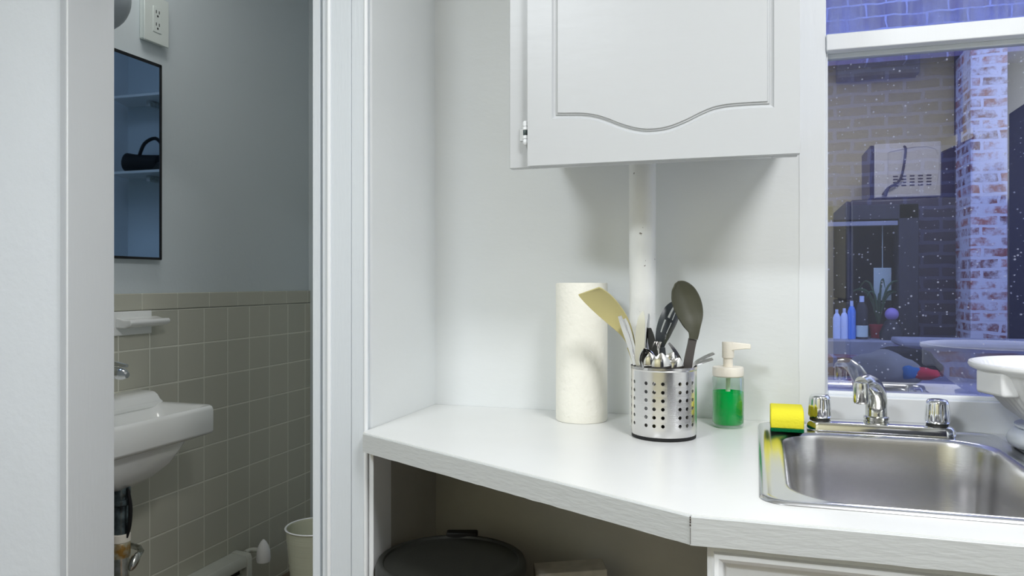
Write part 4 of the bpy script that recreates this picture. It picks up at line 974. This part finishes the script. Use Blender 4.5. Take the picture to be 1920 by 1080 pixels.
nt_ = thing('paper_notice', 'pale green paper sheet hanging inside the dark outside window', 'paper', (np0.x, OY + 0.1, np0.z))
nw.build('sheet', M['notice'], nt_)
MB().tube([((np0.x + np1.x) / 2, OY + 0.098, np1.z), ((np0.x + np1.x) / 2, OY + 0.098, wz1)], 0.003, 6).build('string', M['notice'], nt_)
x = PY(1672, 600, ysl).x
fgp = thing('figurine', 'small dark figurine with a lilac head on the outside sill', 'figurine', (x, ysl, zs))
MB().lathe([(0.0, 0), (0.07, 0), (0.075, 0.04), (0.05, 0.10), (0.03, 0.13)], (x, ysl, zs), 20, False, True).build('body', M['figure'], fgp)
MB().sphere((x, ysl, zs + 0.165), 0.042, 18, 12).build('head', M['lilac'], fgp)
pl = PY(1655, 600, OY + 0.02)
pt_ = thing('potted_plant', 'small plant with arching leaves behind the bottles on the outside sill', 'plant', (pl.x - 0.02, OY + 0.06, zs))
MB().lathe([(0.0, 0), (0.045, 0), (0.06, 0.09), (0.05, 0.09)], (pl.x - 0.02, OY + 0.06, zs), 20, False, True).build('pot', M['red'], pt_)
lf = MB()
for k in range(9):
    a = 2 * PI * k / 9; r = 0.10 + 0.05 * random.random(); h = 0.22 + 0.1 * random.random()
    c = Vector((pl.x - 0.02, OY + 0.06, zs + 0.08))
    lf.tube([c, c + Vector((math.cos(a) * r * 0.4, math.sin(a) * 0.04, h * 0.8)), c + Vector((math.cos(a) * r, math.sin(a) * 0.06, h)), c + Vector((math.cos(a) * r * 1.6, math.sin(a) * 0.07, h * 0.8))], [0.004, 0.007, 0.006, 0.001], 6)
lf.build('leaves', M['leaf'], pt_)
# low brick wall and its coping nearer the window
LY = 4.0
lwz = Z_(1800, 640, LY)
mb = MB(); mb.box(X_(1690, LY), LY, -1, 9, LY + 0.22, lwz - 0.03); mb.box(-3.5, LY + 0.5, -1, X_(1690, LY), LY + 0.72, Z_(1620, 672, LY + 0.5))
struct(mb.build('wall_outside_low', M['brick']))
struct(MB().box(X_(1688, LY), LY - 0.05, lwz - 0.03, 9, LY + 0.27, lwz).build('trim_12', M['stone'], bevel=0.01))
# ledge with a bundle
LZ0 = Z_(1700, 735, 3.55)
struct(MB().box(-3.5, 3.35, -1, 9, LY, LZ0).build('wall_outside_ledge', M['brick']))
bp = PY(1675, 720, 3.6); bd_ = thing('cloth_bundle', 'grey cloth bundle with a black, a blue and a red fold on the ledge outside', 'cloth', (bp.x, 3.65, LZ0))
def blob(c, r, s, seed):
    mb = MB(); rows = 14; segs = 22; rs = []
    for i in range(rows + 1):
        a = -PI/2 + PI * i / rows; rr = max(math.cos(a), 0.02); ring = []
        for k in range(segs):
            d = Vector((rr * math.cos(2*PI*k/segs), rr * math.sin(2*PI*k/segs), math.sin(a)))
            f = r * (1 + 0.22 * noise.noise(d * 1.8 + Vector((seed, 0, 0))))
            z = d.z * f * s[2]
            ring.append((c[0] + d.x * f * s[0], c[1] + d.y * f * s[1], max(c[2] + z, LZ0 + 0.0005)))
        rs.append(ring)
    return mb.rings(rs)
blob((PY(1655, 700, 3.65).x, 3.62, LZ0 + 0.08), 0.16, (0.9, 0.6, 0.5), 1).build('grey_fold', M['greycloth'], bd_, smooth=80)
blob((PY(1693, 682, 3.75).x, 3.72, LZ0 + 0.10), 0.15, (0.9, 0.6, 0.5), 2).build('black_fold', M['blackcloth'], bd_, smooth=80)
blob((PY(1697, 696, 3.6).x, 3.58, LZ0 + 0.08), 0.06, (1, 0.7, 0.55), 3).build('blue_fold', M['teal'], bd_, smooth=80)
blob((PY(1727, 698, 3.6).x, 3.58, LZ0 + 0.075), 0.07, (0.9, 0.5, 0.35), 4).build('red_fold', M['red'], bd_, smooth=80)

# ================================================================== LIGHT, WORLD, CAMERA
w = bpy.data.worlds.new('World'); sc.world = w; w.use_nodes = True
bg = w.node_tree.nodes['Background']; bg.inputs[0].default_value = (0.47, 0.57, 1.0, 1); bg.inputs[1].default_value = 2.7

cam = bpy.data.cameras.new('Camera'); co = bpy.data.objects.new('Camera', cam); COL.objects.link(co)
cam.sensor_width = 36; cam.lens = 36 * FPX / 1920; cam.shift_y = -(540 - HY) / 1920 * 1.0
cam.clip_start = 0.01
co.location = (0, 0, ZC); co.rotation_euler = (PI/2, 0, YAW)
sc.camera = co
vs = sc.view_settings; vs.view_transform = 'Standard'; vs.look = 'None'; vs.exposure = 0.16; vs.gamma = 1; vs.use_curve_mapping = False
sc.cycles.use_denoising = True
sc.cycles.max_bounces = 10; sc.cycles.diffuse_bounces = 6; sc.cycles.glossy_bounces = 5; sc.cycles.transparent_max_bounces = 12
sc.cycles.caustics_reflective = False
